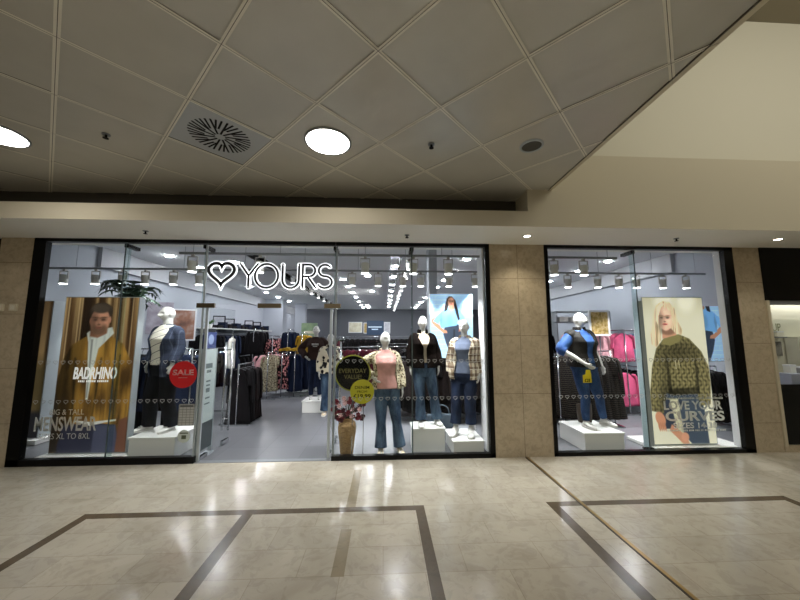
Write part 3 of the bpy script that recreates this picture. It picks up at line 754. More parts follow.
# ------------------------------------------------------------------ fabrics
def m_cloth(name, c, c2=None, sc=60, rough=0.9, bump=0.25):
    k = mat(name, c, rough, spec=0.2); t = NT(k); v = t.coord()
    n = t.noise(v, sc, 4, 0.6); n2 = t.noise(v, 5, 3)
    c2 = c2 or tuple(int(x * 0.8) for x in c)
    col = t.ramp(n2, [(0.35, c2), (0.65, c)]); t.base(col); t.bump(n, bump, 0.004); return k
def m_denim(name, c, pale):
    k = mat(name, c, 0.85, spec=0.2); t = NT(k); v = t.coord((1, 1, .45)); n = t.noise(v, 6, 4, .6); n2 = t.noise(t.coord((1, 1, 0.2)), 160, 2)
    col = t.ramp(n, [(0.38, c), (0.72, pale)]); col = t.mix(.25, col, t.ramp(n2, [(.3, (60, 70, 90)), (.7, (255, 255, 255))]), 'MULTIPLY'); t.base(col); t.bump(n2, .2, .002); return k
def m_spots(name, bg, ring, core, sc):
    k = mat(name, bg, 0.9, spec=.2); t = NT(k); v = t.coord(); vo = t.add('ShaderNodeTexVoronoi'); vo.inputs['Scale'].default_value = sc
    w2 = t.add('ShaderNodeVectorMath', operation='ADD'); nn = t.add('ShaderNodeTexNoise'); nn.inputs['Scale'].default_value = sc * 1.5; t.link(v, nn.inputs['Vector'])
    sc2 = t.add('ShaderNodeVectorMath', operation='SCALE'); sc2.inputs[3].default_value = 0.5 / sc; t.link(nn.outputs['Color'], sc2.inputs[0]); t.link(v, w2.inputs[0]); t.link(sc2.outputs[0], w2.inputs[1]); t.link(w2.outputs[0], vo.inputs['Vector'])
    t.base(t.ramp(vo.outputs['Distance'], [(0.0, core), (0.22, core), (0.26, ring), (0.42, ring), (0.47, bg)], 'LINEAR')); return k
def m_tartan(name):
    k = mat(name, (216, 200, 172), 0.9, spec=.2); t = NT(k); v = t.coord(rot=(0, 0, 0)); sp = t.add('ShaderNodeSeparateXYZ'); t.link(v, sp.inputs[0])
    def st(a, per, duty, ph=0):
        f = t.math('FRACT', t.math('ADD', t.math('DIVIDE', a, per), ph)); return t.math('LESS_THAN', f, duty)
    hx = t.math('ADD', sp.outputs[0], t.math('MULTIPLY', sp.outputs[1], 0.8)); hz = sp.outputs[2]
    col = t.mix(t.math('MULTIPLY', st(hx, .095, .45), .75), (226, 214, 190), (104, 76, 52))
    col = t.mix(t.math('MULTIPLY', st(hz, .10, .45), .7), col, (84, 58, 40))
    col = t.mix(t.math('MULTIPLY', st(hx, .105, .07, .3), .8), col, (240, 232, 214)); col = t.mix(t.math('MULTIPLY', st(hz, .115, .07, .3), .8), col, (240, 232, 214)); t.base(col); return k
def m_check(name):
    k = mat(name, (60, 68, 86), 0.9, spec=.2); t = NT(k); v = t.coord(); sp = t.add('ShaderNodeSeparateXYZ'); t.link(v, sp.inputs[0])
    def st(a, per, duty): return t.math('LESS_THAN', t.math('FRACT', t.math('DIVIDE', a, per)), duty)
    col = t.mix(t.math('MULTIPLY', st(sp.outputs[0], .07, .12), .5), (52, 59, 76), (92, 99, 116)); col = t.mix(t.math('MULTIPLY', st(sp.outputs[2], .08, .12), .5), col, (34, 39, 52)); t.base(col); return k
def m_stripe(name, c1, c2, per, duty, axis=2, rot=0.0):
    k = mat(name, c1, 0.9, spec=.2); t = NT(k); sp = t.add('ShaderNodeSeparateXYZ'); t.link(t.coord(rot=(0, rot, 0)), sp.inputs[0])
    t.base(t.mix(t.math('LESS_THAN', t.math('FRACT', t.math('DIVIDE', sp.outputs[axis], per)), duty), c1, c2)); return k
PINK = m_cloth('pink_knit', (214, 160, 152)); CREAMK = m_cloth('cream_jersey', (216, 200, 176)); FUZZ = m_cloth('fuzzy_black', (24, 18, 16), (9, 8, 8), 45, 1.0, 1.0); FUZZ.node_tree.nodes['Principled BSDF'].inputs['Specular IOR Level'].default_value = .05
LEO = m_spots('leopard_cloth', (190, 180, 152), (58, 48, 38), (140, 118, 84), 30); COW = m_spots('cow_cloth', (232, 222, 196), (30, 26, 26), (30, 26, 26), 11)
TART = m_tartan('tartan_cloth'); CHECK = m_check('blue_check_cloth')
BLUEG = m_cloth('bluegrey_jersey', (112, 122, 144)); SATIN = m_cloth('blue_satin', (70, 106, 164), (44, 70, 122), 20, 0.4); GILET = m_cloth('black_gilet', (40, 37, 33), (24, 23, 22), 12, .6)
BROWNS = m_cloth('brown_sweat', (54, 38, 34)); SHIRT = m_stripe('cream_striped_shirt', (232, 228, 214), (110, 106, 104), .10, .10, 2, .35)
DENM = m_denim('denim_mid', (38, 56, 78), (98, 122, 146)); DENB = m_denim('denim_blue', (34, 56, 92), (62, 92, 134)); DEND = m_denim('denim_navy', (24, 32, 52), (42, 56, 84)); DENK = m_denim('denim_black', (14, 15, 19), (24, 27, 34))
SOLE = mat('shoe_sole', (222, 220, 214), .6); SHOEW = mat('shoe_white', (236, 235, 230), .5); SHOEB = mat('shoe_beige', (208, 190, 160), .6); LACE = mat('shoe_lace', (190, 190, 186), .8)
BLACKC = m_cloth('black_cloth', (15, 13, 15)); BROWNC = m_cloth('dark_brown_cloth', (26, 17, 17)); NAVYC = m_cloth('navy_cloth', (24, 34, 58)); PINKP = m_cloth('pale_pink_cloth', (232, 176, 182)); PINKH = m_cloth('hot_pink_cloth', (216, 92, 132)); WINE = m_cloth('wine_cloth', (92, 30, 44))
GREYC = m_cloth('grey_cloth', (112, 114, 120)); OCHRE = m_cloth('ochre_cloth', (186, 146, 40)); FLOR = m_spots('pink_floral_cloth', (34, 24, 28), (214, 140, 140), (220, 160, 160), 14); WHITEC = m_cloth('white_cloth', (214, 212, 206)); LBLUE = m_cloth('light_blue_cloth', (140, 166, 190)); STRIPB = m_stripe('black_ribbed_cloth', (16, 15, 15), (58, 50, 42), .032, .3); GREEN = m_cloth('green_cloth', (58, 74, 52))

# ------------------------------------------------------------------ mannequins
FEM = [(.79, .150, .105, 0), (.90, .200, .145, .01), (.98, .200, .142, .01), (1.06, .180, .128, 0), (1.13, .162, .118, 0), (1.22, .168, .130, -.01), (1.31, .178, .150, -.02), (1.38, .176, .126, -.01), (1.43, .158, .095, 0), (1.47, .100, .070, .005), (1.51, .056, .056, .01)]
MAL = [(.84, .145, .110, 0), (.94, .172, .125, 0), (1.04, .172, .122, 0), (1.14, .166, .120, 0), (1.26, .184, .135, -.005), (1.37, .208, .142, -.01), (1.46, .208, .118, 0), (1.52, .180, .088, .005), (1.56, .115, .075, .01), (1.59, .064, .064, .01)]
def tor(tab, z):
    if z <= tab[0][0]: return tab[0][1:]
    for a, b in zip(tab[:-1], tab[1:]):
        if z <= b[0]:
            t = (z - a[0]) / (b[0] - a[0]); t = t * t * (3 - 2 * t) * .5 + t * .5
            return tuple(a[i] * (1 - t) + b[i] * t for i in (1, 2, 3))
    return tab[-1][1:]
def sell(cx, cy, z, rx, ry, n=32, e=2.4, a0=0.0, a1=2 * PI, closed=True):
    out = []
    for i in range(n):
        a = a0 + (a1 - a0) * (i / n if closed else i / (n - 1)); c = math.cos(a); s = math.sin(a)
        out.append((cx + rx * math.copysign(abs(c) ** (2 / e), c), cy + ry * math.copysign(abs(s) ** (2 / e), s), z))
    return out
class Fig:
    def __init__(s, male=False, armL=None, armR=None, footL=None, footR=None, hyaw=0, hpitch=0, shift=(0, 0)):
        s.male = male; s.tab = MAL if male else FEM; s.sz = 1.50 if male else 1.425; s.sx = .195 if male else .165
        s.H = 1.88 if male else 1.78; s.hz = .90 if male else .86; s.sh = shift
        s.shL = Vector((-s.sx + s.sh[0], .01 + s.sh[1], s.sz)); s.shR = Vector((s.sx + s.sh[0], .01 + s.sh[1], s.sz))
        dz = s.sz - 1.425
        s.aL = [Vector(p) + Vector((0, 0, dz)) for p in (armL or [(-.238, .03, 1.16), (-.238, -.06, .92), (-.23, -.09, .76)])]
        s.aR = [Vector(p) + Vector((0, 0, dz)) for p in (armR or [(.238, .03, 1.16), (.238, -.06, .92), (.23, -.09, .76)])]
        s.fL = Vector((*(footL or (-.11, 0)), 0)); s.fR = Vector((*(footR or (.11, 0)), 0)); s.hy = hyaw; s.hp = hpitch
    def off(s, z):
        k = min(max((z - .85) / .6, 0), 1); return s.sh[0] * k, s.sh[1] * k
    def hips(s): return ((Vector((-.095, .005, s.hz)), s.fL), (Vector((.095, .005, s.hz)), s.fR))
    def knee(s, h, f): return h * .47 + f * .53 + Vector((0, -.035, .03))
    def head(s):
        def fn(p):
            x, y, z = p; v = z / .118
            if v < -.1: k = 1 - .30 * min((-.1 - v) / .9, 1) ** 1.2; x *= k; y = y * (1 - .10 * (-.1 - v))
            if y < 0:
                y *= 1.02
                y -= .034 * math.exp(-(x / .016) ** 2 - ((z + .014) / .028) ** 2) + .012 * math.exp(-(x / .011) ** 2 - ((z - .015) / .03) ** 2)
                y += .022 * (math.exp(-((abs(x) - .034) / .020) ** 2 - ((z - .010) / .018) ** 2))
                y -= .013 * math.exp(-(x / .024) ** 2 - ((z + .058) / .011) ** 2) + .010 * math.exp(-(x / .028) ** 2 - ((z + .098) / .018) ** 2)
                y -= .006 * math.exp(-(x / .05) ** 2 - ((z - .042) / .012) ** 2)
            else: y *= 1.12
            return Vector((x, y, z))
        b = MB(); b.sphere((0, 0, 0), (.077, .095, .118), 36, 30, fn)
        for sg in (-1, 1): b.sphere((sg * .077, .012, -.005), (.012, .022, .034), 10, 8)
        M_ = Matrix.Rotation(s.hy, 3, 'Z') @ Matrix.Rotation(s.hp, 3, 'X')
        c = Vector((s.sh[0], -.015 + s.sh[1], s.H - .118))
        b.v = [tuple(M_ @ Vector(p) + c) for p in b.v]; return b
    def hand(s, b, wr, tip, side):
        d = (tip - wr); L = d.length; d.normalize()
        n = Vector((side, 0, 0)); n = (n - d * n.dot(d)).normalized()       # back of the hand faces outwards
        q = d.cross(n)                                                      # across the fingers
        pm = wr + d * .045
        b.tube([wr, wr + d * .03, wr + d * .085], [(.020, .026), (.017, .036), (.015, .038)] if abs(n.x) > .5 else [(.024, .024), (.03, .02), (.034, .017)], 10, 3)
        for i, (o, l) in enumerate(((-.028, .062), (-.0095, .074), (.0095, .070), (.028, .055))):
            a = wr + d * .080 + q * o; cur = -n
            b.tube([a - d * .02, a + d * l * .4 + cur * .004, a + d * l * .75 + cur * .014, a + d * l * .95 + cur * .026], [.0095, .0092, .0085, .007], 8, 3)
        fr = q if q.y < 0 else -q
        a = wr + d * .028 + fr * .026
        b.tube([a - fr * .012, a + fr * .018 + d * .022 - n * .006, a + fr * .022 + d * .05 - n * .014], [.012, .011, .008], 8, 3)
    def body(s):
        b = s.head(); z1 = s.H - .20
        for zz in [1]:
            rg = []
            zs = np.linspace(s.tab[0][0], s.tab[-1][0], 22)
            for z in zs:
                rx, ry, oy = tor(s.tab, z); ox, o2 = s.off(z); rg.append(sell(ox, oy + o2, z, rx * .96, ry * .96))
            b.rings(rg)
        nk = .052 if not s.male else .062
        b.tube([(s.sh[0], .012 + s.sh[1], s.sz - .02), (s.sh[0], .012 + s.sh[1], s.sz + .07), (s.sh[0], .0 + s.sh[1], s.H - .15)], [nk * 1.3, nk, nk * .96], 16, 4)
        k = 1.12 if s.male else 1.0
        for sh, a, sd in ((s.shL, s.aL, -1), (s.shR, s.aR, 1)):
            inn = sh + Vector((-sd * .05, 0, 0)); d = (a[2] - a[1]).normalized(); wr = a[1]
            b.tube([inn, sh + Vector((sd * .008, 0, -.01)), (sh + a[0]) / 2, a[0], (a[0] + wr) / 2, wr], [.058 * k, .056 * k, .047 * k, .038 * k, .038 * k, .025 * k], 14, 4)
            s.hand(b, wr, a[2], sd)
        for h, f in s.hips():
            kn = s.knee(h, f); an = f + Vector((0, .02, .09))
            b.tube([h + Vector((0, 0, .06)), (h + kn) / 2, kn, (kn * .65 + an * .35) + Vector((0, .015, 0)), an, f + Vector((0, .01, .04))], [.098, .082, .060, .056, .036, .034], 14, 4)
            b.tube([f + Vector((0, .045, .035)), f + Vector((0, -.02, .04)), f + Vector((0, -.12, .022)), f + Vector((0, -.165, .018))], [.030, .036, .034, .018], 10, 3)
        return remesh(b, .0062, 2)
    def top(s, z0, ease=.014, sleeve=None, flare=0.0, neck=None, vox=.009, folds=.0):
        b = MB(); rg = []; zt = neck or s.tab[-1][0]
        for z in np.linspace(z0, zt, 26):
            rx, ry, oy = tor(s.tab, z); ox, o2 = s.off(z); e = ease + flare * max(0, (1.2 - z)); rg.append([(p[0] * (1 + folds * math.sin(9 * math.atan2(p[1], p[0]) + z * 9)), p[1] * (1 + folds * math.sin(7 * math.atan2(p[1], p[0]) + z * 7)), p[2]) for p in sell(ox, oy + o2, z, rx + e, ry + e)])
        b.rings(rg); s.sleeves(b, sleeve or 0, ease)
        return remesh(b, vox, 5)
    def sleeves(s, b, mode, ease):
        if not mode: return
        k = 1.12 if s.male else 1.0
        for sh, a, sd in ((s.shL, s.aL, -1), (s.shR, s.aR, 1)):
            inn = sh + Vector((-sd * .06, 0, 0)); up_ = sh + Vector((sd * .006, 0, -.02)); e = ease
            if mode == 'cap':
                q_ = .18 if sd < 0 else .65
                pts = [inn, up_, sh * (1 - q_) + a[0] * q_]; rr = [.066, .076, .076]
            elif mode == 'long': pts = [inn, up_, (sh + a[0]) / 2, a[0], (a[0] + a[1]) / 2, a[0] * .08 + a[1] * .92]; rr = [.056, .060, .058, .054, .052, .046]
            elif mode == 'wide': pts = [inn, up_, (sh + a[0]) / 2, a[0], (a[0] + a[1]) / 2, a[0] * .05 + a[1] * .95]; rr = [.054, .058, .060, .060, .058, .052]
            elif mode == 'three' and sd > 0: pts = [inn, up_, (sh + a[0]) / 2]; rr = [.060, .062, .058]
            elif mode == 'three': pts = [inn, up_, (sh + a[0]) / 2, a[0], a[0] * .8 + a[1] * .2]; rr = [.064, .066, .066, .066, .060]
            else: pts = [inn, up_, (sh + a[0]) / 2]; rr = [.066, .068, .062]
            b.tube(pts, [(r + e) * k for r in rr], 16, 4)
    def jacket(s, z0, gaps, ease=.03, th=.016, sleeve='long', flare=.03, vox=.0095, collar=.05):
        """open front: band of cloth from one front edge round the back to the other; gaps = half angle of the opening at (hem, chest, neck)"""
        b = MB(); rg = []; zt = s.sz + .055
        for z in np.linspace(z0, zt, 30):
            rx, ry, oy = tor(s.tab, min(z, s.tab[-1][0])); ox, o2 = s.off(z); t = (z - z0) / (zt - z0)
            g = R(np.interp(t, [0, .6, 1], gaps)); rx = max(rx, .075); ry = max(ry, .075)
            e = ease + flare * max(0, 1.25 - z)
            o = sell(ox, oy + o2, z, rx + e, ry + e, 30, 2.4, -PI / 2 + g, 1.5 * PI - g, False)
            i = sell(ox, oy + o2, z, rx + e - th, ry + e - th, 30, 2.4, -PI / 2 + g, 1.5 * PI - g, False)
            rg.append(o + i[::-1])
        b.rings(rg)
        if collar:
            rg = []
            for z, gr in ((zt - .05, .0), (zt + collar * .5, .006), (zt + collar, .0)):
                ox, o2 = s.off(z); o = sell(ox, .01 + o2, z, .092 + gr, .092 + gr, 24, 2, -PI / 2 + R(gaps[2] * .8), 1.5 * PI - R(gaps[2] * .8), False); i = sell(ox, .01 + o2, z, .074 + gr, .074 + gr, 24, 2, -PI / 2 + R(gaps[2] * .8), 1.5 * PI - R(gaps[2] * .8), False); rg.append(o + i[::-1])
            b.rings(rg)
        s.sleeves(b, sleeve, ease * .5)
        return remesh(b, vox, 4)
    def trousers(s, style='flare', z1=None, ease=.012):
        b = MB(); rg = []; z1 = z1 or (1.10 if s.male else 1.06)
        for z in np.linspace(s.tab[0][0] - .02, z1, 12):
            rx, ry, oy = tor(s.tab, z); rg.append(sell(0, oy, z, rx + ease, ry + ease))
        b.rings(rg)
        for h, f in s.hips():
            kn = s.knee(h, f)
            hem = {'flare': .095, 'skinny': .10, 'straight': .06, 'crop': .17}[style]
            an = f + Vector((0, .012, hem))
            lo = kn * .5 + an * .5 + Vector((0, .01, 0))
            r = {'flare': [.118, .098, .074, .086, .100], 'skinny': [.116, .094, .070, .064, .050], 'straight': [.120, .106, .092, .088, .086], 'crop': [.118, .102, .084, .084, .088]}[style]
            b.tube([h + Vector((0, 0, .03)), (h + kn) / 2, kn, lo, an], r, 18, 5)
        return remesh(b, .009, 4)
    def shoes(s, root, mk, high=False):
        for f, yaw in ((s.fL, R(-8)), (s.fR, R(10))):
            b = MB(); rg = []
            for y, hw, hh in ((.065, .020, .05), (.055, .036, .085), (.02, .042, .10), (-.03, .044, .085), (-.09, .048, .062), (-.14, .046, .050), (-.175, .034, .042), (-.19, .014, .03)):
                if high and y > -.05: hh += .05
                rg.append([(hw * math.cos(a), y, .018 + max(0, (hh - .018) * (math.sin(a) * .5 + .5))) for a in [2 * PI * i / 16 for i in range(16)]])
            b.rings(rg); o = build('shoe', b, mk, root, True, loc=f, rot=(0, 0, yaw))
            q = MB(); q.rings([[(x * 1.08, y * 1.03, z) for x, y in ((.036, .06), (.044, 0), (.05, -.09), (.044, -.15), (.018, -.188), (-.018, -.188), (-.044, -.15), (-.05, -.09), (-.044, 0), (-.036, .06))] for z in (0, .022)])
            build('sole', q, SOLE, o)
            l = MB()
            for k in range(4): l.box(-.026, .026, -.10 + k * .022, -.093 + k * .022, .066 + k * .008, .072 + k * .008)
            build('laces', l, LACE, o)
def mannequin(label, fig, loc, rz, group=None):
    t = thing('mannequin', label, 'mannequin', loc, rz, group)
    link('body', fig.body(), MANN, t, True)
    return t
def wear(t, name, me, mk): return link(name, me, mk, t, True)

# window plinths
def plinth(label, x0, x1, y0, y1, z1, rz=0):
    t = thing('display_plinth', label, 'plinth', ((x0 + x1) / 2, (y0 + y1) / 2, 0), rz); a = (x1 - x0) / 2; d = (y1 - y0) / 2
    b = MB(); b.box(-a + .012, a - .012, -d + .012, d - .012, 0.0, z1 - .03); build('plinth_body', b, WHITE, t, bevel=.003)
    b = MB(); b.box(-a, a, -d, d, z1 - .03, z1); build('plinth_top', b, WHITE, t, bevel=.004)
    return t
plinth('white box plinth under the male mannequin in left window', -3.58, -2.93, .16, .80, .30)
plinth('white box plinth under the black fuzzy jacket mannequin', .42, .93, .26, .66, .34)
plinth('low white plinth under the checked shirt mannequin', 1.0, 1.47, .10, .74, .20)
plinth('white plinth under the gilet mannequin in right window', 2.99, 3.62, .14, .86, .27)
plinth('white plinth inside the shop under the brown sweatshirt mannequin', -1.86, -1.34, 2.86, 3.4, .26)
for (x, y, z) in ((-3.27, .5, .30), (.66, .48, .34), (1.24, .42, .20), (3.33, .50, .27), (.09, .32, 0.0)):
    pass

# male mannequin, left window
f = Fig(True, hyaw=R(-16), hpitch=R(8), footL=(-.17, -.05), footR=(.16, .04))
t = mannequin('white male mannequin in blue checked blazer in left window', f, (-3.40, .52, .30), R(-22)); t.scale = (1.08, 1.05, 1.0)
wear(t, 'trousers', f.trousers('straight'), DENK); wear(t, 'shirt', f.top(.98, .016), SHIRT); wear(t, 'blazer', f.jacket(.80, [30, 22, 46], .036), CHECK); f.shoes(t, SHOEW)
# pink sweater and leopard jacket
f = Fig(armL=[(-.44, .02, 1.27), (-.235, -.10, 1.10), (-.14, -.15, 1.02)], armR=[(.225, .03, 1.17), (.245, -.06, .93), (.25, -.10, .77)], footL=(-.10, -.12), footR=(.20, -.10), hyaw=R(22), hpitch=R(4), shift=(-.03, 0))
t = mannequin('white mannequin in pink jumper, leopard print jacket and flared jeans', f, (.045, .34, 0), R(4)); t.scale = (.94, 1, 1)
wear(t, 'jeans', f.trousers('flare'), DENM); wear(t, 'jumper', f.top(.93, .018, flare=.02, folds=.012), PINK); wear(t, 'jacket', f.jacket(.92, [40, 46, 62], .034, sleeve='wide'), LEO); f.shoes(t, SHOEB)
# black fuzzy jacket
f = Fig(armL=[(-.245, .04, 1.16), (-.25, -.04, .93), (-.25, -.08, .78)], armR=[(.245, .04, 1.16), (.25, -.05, .93), (.24, -.09, .78)], footL=(-.08, -.08), footR=(.22, -.02), hyaw=R(8), shift=(-.02, 0))
t = mannequin('white mannequin in black fuzzy jacket and flared jeans on plinth', f, (.64, .50, .34), R(4)); t.scale = (.90, .95, .955)
wear(t, 'jeans', f.trousers('flare'), DENM); wear(t, 'top', f.top(1.0, .014), CREAMK); wear(t, 'jacket', f.jacket(.92, [3, 4, 32], .040, .014, 'wide', collar=.075), FUZZ); f.shoes(t, SHOEW)
# checked overshirt
f = Fig(armL=[(-.225, .05, 1.16), (-.22, .0, .93), (-.21, -.03, .78)], armR=[(.24, .05, 1.16), (.245, -.03, .93), (.23, -.08, .78)], footL=(-.13, -.10), footR=(.10, -.06), hyaw=R(-6), hpitch=R(10), shift=(.02, 0))
t = mannequin('white mannequin in brown and cream checked shirt, dark jeans and white boots', f, (1.27, .44, .20), R(-26))
wear(t, 'jeans', f.trousers('crop'), DEND); wear(t, 'top', f.top(.93, .016), BLUEG); wear(t, 'overshirt', f.jacket(.84, [28, 24, 38], .036, sleeve='wide', flare=.04), TART); f.shoes(t, SHOEW, True)
# gilet over blue satin shirt
f = Fig(armL=[(-.40, .03, 1.20), (-.18, -.20, .98), (-.06, -.28, .88)], armR=[(.27, .05, 1.16), (.30, -.04, .93), (.31, -.09, .77)], footL=(-.08, -.06), footR=(.32, .0), hyaw=R(14), shift=(-.05, 0))
t = mannequin('white mannequin in black gilet over blue shirt in right window', f, (3.30, .52, .27), R(12)); t.scale = (1.03, 1.03, 1.03)
wear(t, 'jeans', f.trousers('skinny'), DENB); wear(t, 'shirt', f.top(.98, .020, 'three'), SATIN); wear(t, 'gilet', f.jacket(.92, [9, 13, 30], .046, .022, 'cap', collar=.07), GILET); f.shoes(t, SHOEW)
# inside the shop
f = Fig(armL=[(-.36, .06, 1.20), (-.22, -.10, 1.02), (-.14, -.16, .95)], armR=[(.36, .06, 1.20), (.22, -.10, 1.02), (.14, -.16, .95)], footL=(-.08, -.02), footR=(.12, -.02), hyaw=R(-5))
t = mannequin('white mannequin in dark brown sweatshirt standing on plinth inside the shop', f, (-1.63, 3.12, .26), R(6)); t.scale = (.97, .97, .96)
wear(t, 'jeans', f.trousers('skinny'), DEND); wear(t, 'sweatshirt', f.top(.95, .024, 'wide'), BROWNS)
b = MB()
for k in range(5): b.box(-.075 + k * .032, -.052 + k * .032, -.196, -.165, 1.30, 1.345)
b.box(-.05, .05, -.196, -.165, 1.265, 1.285); build('print', b, DECALG, t)
f = Fig(hyaw=R(10), footL=(-.10, 0), footR=(.12, -.02))
t = mannequin('white mannequin in cow print cardigan standing on the shop floor', f, (-1.21, 2.70, 0), R(10))
wear(t, 'jeans', f.trousers('flare'), DENM); wear(t, 'top', f.top(.95, .014), GREYC); wear(t, 'cardigan', f.jacket(.90, [3, 6, 30], .032), COW); f.shoes(t, SHOEB)

# ------------------------------------------------------------------ things in the windows
s = thing('wicker_vase', 'tall tan woven wicker vase holding dark red flowers', 'vase', (-.535, .20, 0))
def m_wicker():
    k = mat('wicker', (150, 116, 66), .75); t = NT(k); v = t.coord(); wv = t.add('ShaderNodeTexWave'); wv.bands_direction = 'Z'; wv.inputs['Scale'].default_value = 18; wv.inputs['Distortion'].default_value = 3; wv.inputs['Detail'].default_value = 2; t.link(v, wv.inputs[0])
    n = t.noise(v, 70, 3); t.base(t.mix(.5, t.ramp(wv.outputs['Fac'], [(.2, (104, 76, 40)), (.7, (178, 142, 88))]), t.ramp(n, [(.3, (110, 80, 44)), (.7, (190, 156, 104))]))); t.bump(wv.outputs['Fac'], .8, .01); return k
b = MB(); b.lathe([(.085, 0), (.095, .05), (.11, .2), (.128, .32), (.132, .40), (.118, .46), (.085, .495), (.080, .51), (.092, .53), (.084, .53), (.070, .50), (.06, .45)], n=40); build('vase_body', b, m_wicker(), s, True)
s = thing('flower_bunch', 'bunch of dark red and white flowers in the wicker vase', 'flowers', (-.535, .20, .50))
rn = random.Random(11); st = MB(); lf = MB(); heads = []
for i in range(56):
    a = rn.uniform(0, 2 * PI); rr = .24 * math.sqrt(rn.random()); zz = rn.uniform(.04, .33) - rr * .3
    p = Vector((rr * math.cos(a), rr * math.sin(a) * .55, max(zz, .02))); st.tube([(0, 0, -.1), (p.x * .3, p.y * .3, p.z * .5), p], [.004, .003, .002], 5, 3); heads.append(p)
build('stems', st, GREEN, s)
for i, p in enumerate(heads):
    b = MB(); nP = 7
    for k in range(nP):
        a = 2 * PI * k / nP + i; d = Vector((math.cos(a), -.5 * abs(math.sin(i)), math.sin(a))).normalized(); b.tube([p, p + d * .019, p + d * .037 + Vector((0, -.008, .004))], [(.005, .004), (.015, .005), (.005, .003)], 6, 2)
    b.sphere(tuple(p + Vector((0, -.006, 0))), .008, 8, 6)
    build('flower_head', b, [mat('petal_red', (112, 24, 40), .6), mat('petal_dark', (66, 18, 30), .6), mat('petal_pale', (210, 170, 168), .6)][0 if i % 3 == 0 else (1 if i % 7 else 2) if i % 3 == 1 else (2 if i % 2 else 0)], s)
YEL = mat('sign_yellow', (186, 178, 20), .5); YELD = mat('sign_olive_rim', (150, 150, 34), .5); INK = mat('sign_black', (8, 8, 9), .9, spec=.1); GOLD = mat('gold_lettering', (104, 98, 44), .5)
s = thing('price_sign', 'round black EVERYDAY VALUE sign with yellow rim by the wicker vase', 'sign', (-.455, .10, 1.18))
disc('sign_rim', .262, 0, .002, 0, YELD, s, .006, 64); disc('sign_face', .243, 0, -.004, 0, INK, s, .004, 64)
text('sign_lettering', 'EVERYDAY', .40, .062, 0, -.0085, .03, GOLD, s, .01, .001); text('sign_lettering', 'VALUE!', .25, .062, 0, -.0085, -.055, GOLD, s, .01, .001)
b = MB(); b.cyl((0, .012, -.26), (0, .012, -1.18), .006, n=8); b.cyl((0, .012, -1.18), (0, .012, -1.17), .09, n=24); build('sign_stand', b, CHROME, s)
s = thing('price_sign', 'smaller round yellow price sign overlapping the black round sign', 'sign', (-.315, .085, .915))
disc('sign_face', .172, 0, 0, 0, YEL, s, .005, 64)
text('sign_lettering', 'DENIM', .21, .042, 0, -.0055, .06, INK, s, .012, .001); text('sign_lettering', 'FROM', .14, .034, 0, -.0055, .0, INK, s, .0, .001); text('sign_lettering', '£19.99', .25, .056, 0, -.0055, -.062, INK, s, .02, .001)
b = MB(); b.cyl((0.02, .022, .10), (0.02, .022, -.915), .005, n=8); b.cyl((0.02, .022, -.915), (.02, .022, -.905), .07, n=24); build('sign_stand', b, CHROME, s)
s = thing('price_tag', 'yellow price tag held at the waist of the gilet mannequin', 'tag', (3.16, .235, 1.09))
b = MB(); b.rings([[(x, y, z) for x, z in ((-.075, -.095), (.06, -.095), (.06, .03), (.045, .10), (-.02, .10), (-.03, .03), (-.075, .02))] for y in (0, .004)]); build('tag_card', b, mat('tag_yellow', (214, 190, 20), .5), s)
text('tag_lettering', '£28', .09, .05, -.008, -.0015, -.06, INK, s, .02, .001)
b = MB(); b.cyl((.02, .002, .10), (.02, .05, .22), .002, n=6); build('tag_cord', b, INK, s)
def bag(label, loc, wd, h, d, mk, rz=0, handle=True):
    t = thing('handbag', label, 'bag', loc, rz); b = MB()
    b.rings([sell(0, 0, h * q, wd / 2 * k, d / 2 * k2, 24, 4) for q, k, k2 in ((0, .78, 1), (.03, .82, 1.05), (.5, .95, .8), (.95, 1.0, .35), (1, 1.0, .3))]); build('bag_body', b, mk, t, True)
    if handle:
        q = MB(); q.tube([(-wd * .25, 0, h * .95), (-wd * .2, 0, h * 1.25), (0, 0, h * 1.38), (wd * .2, 0, h * 1.25), (wd * .25, 0, h * .95)], [.009] * 5, 8, 4); build('bag_handle', q, mk, t, True)
    return t
bag('slate blue slouchy handbag on the floor between the two right window plinths', (.98, .88, .20 * 0), .52, .40, .2, m_cloth('slate_leather', (92, 106, 118), None, 20, .5))
bag('grey brown structured handbag behind the white trainers on the right plinth', (3.40, .76, .27), .26, .30, .1, m_cloth('taupe_leather', (92, 82, 72), None, 20, .5), 0, False)
s = thing('care_card', 'white card standing on the low plinth behind the white boots', 'card', (1.44, .66, .20)); b = MB(); b.rings([[(x, y + z * .1, z) for x, z in ((-.06, 0), (.06, 0), (.06, .46), (-.06, .46))] for y in (0, .006)]); build('card_sheet', b, WHITEM, s); b = MB(); b.box(-.05, .05, 0.005, .06, 0, .006); build('card_foot', b, WHITEM, s)
# grey notice panel standing just inside the left door leaf
s = thing('notice_panel', 'tall pale notice panel with dark foot beside the open left door', 'panel', (-2.60, .25, 0))
b = MB(); b.box(-.02, .02, -.19, .19, .48, 1.52); build('panel_board', b, mat('panel_pale', (196, 206, 206), .6), s, bevel=.004)
b = MB(); b.box(-.021, .021, -.19, .19, .10, .48); build('panel_foot', b, mat('panel_dark', (66, 72, 76), .6), s)
b = MB(); b.box(-.026, .026, -.205, -.19, 0, 1.53); b.box(-.026, .026, .19, .205, 0, 1.53); b.box(-.06, .06, -.205, .205, 0, .02); build('panel_frame', b, LGREY, s)
b = MB()
for i, (z, hw, hh) in enumerate(((1.28, .09, .035), (1.20, .06, .02), (1.06, .06, .012), (1.0, .05, .012), (.93, .05, .03), (.82, .06, .012), (.74, .07, .01))): b.box(.0205, .0215, -hw, hw, z - hh, z + hh)
build('print', b, mat('panel_ink', (112, 122, 124), .7), s)
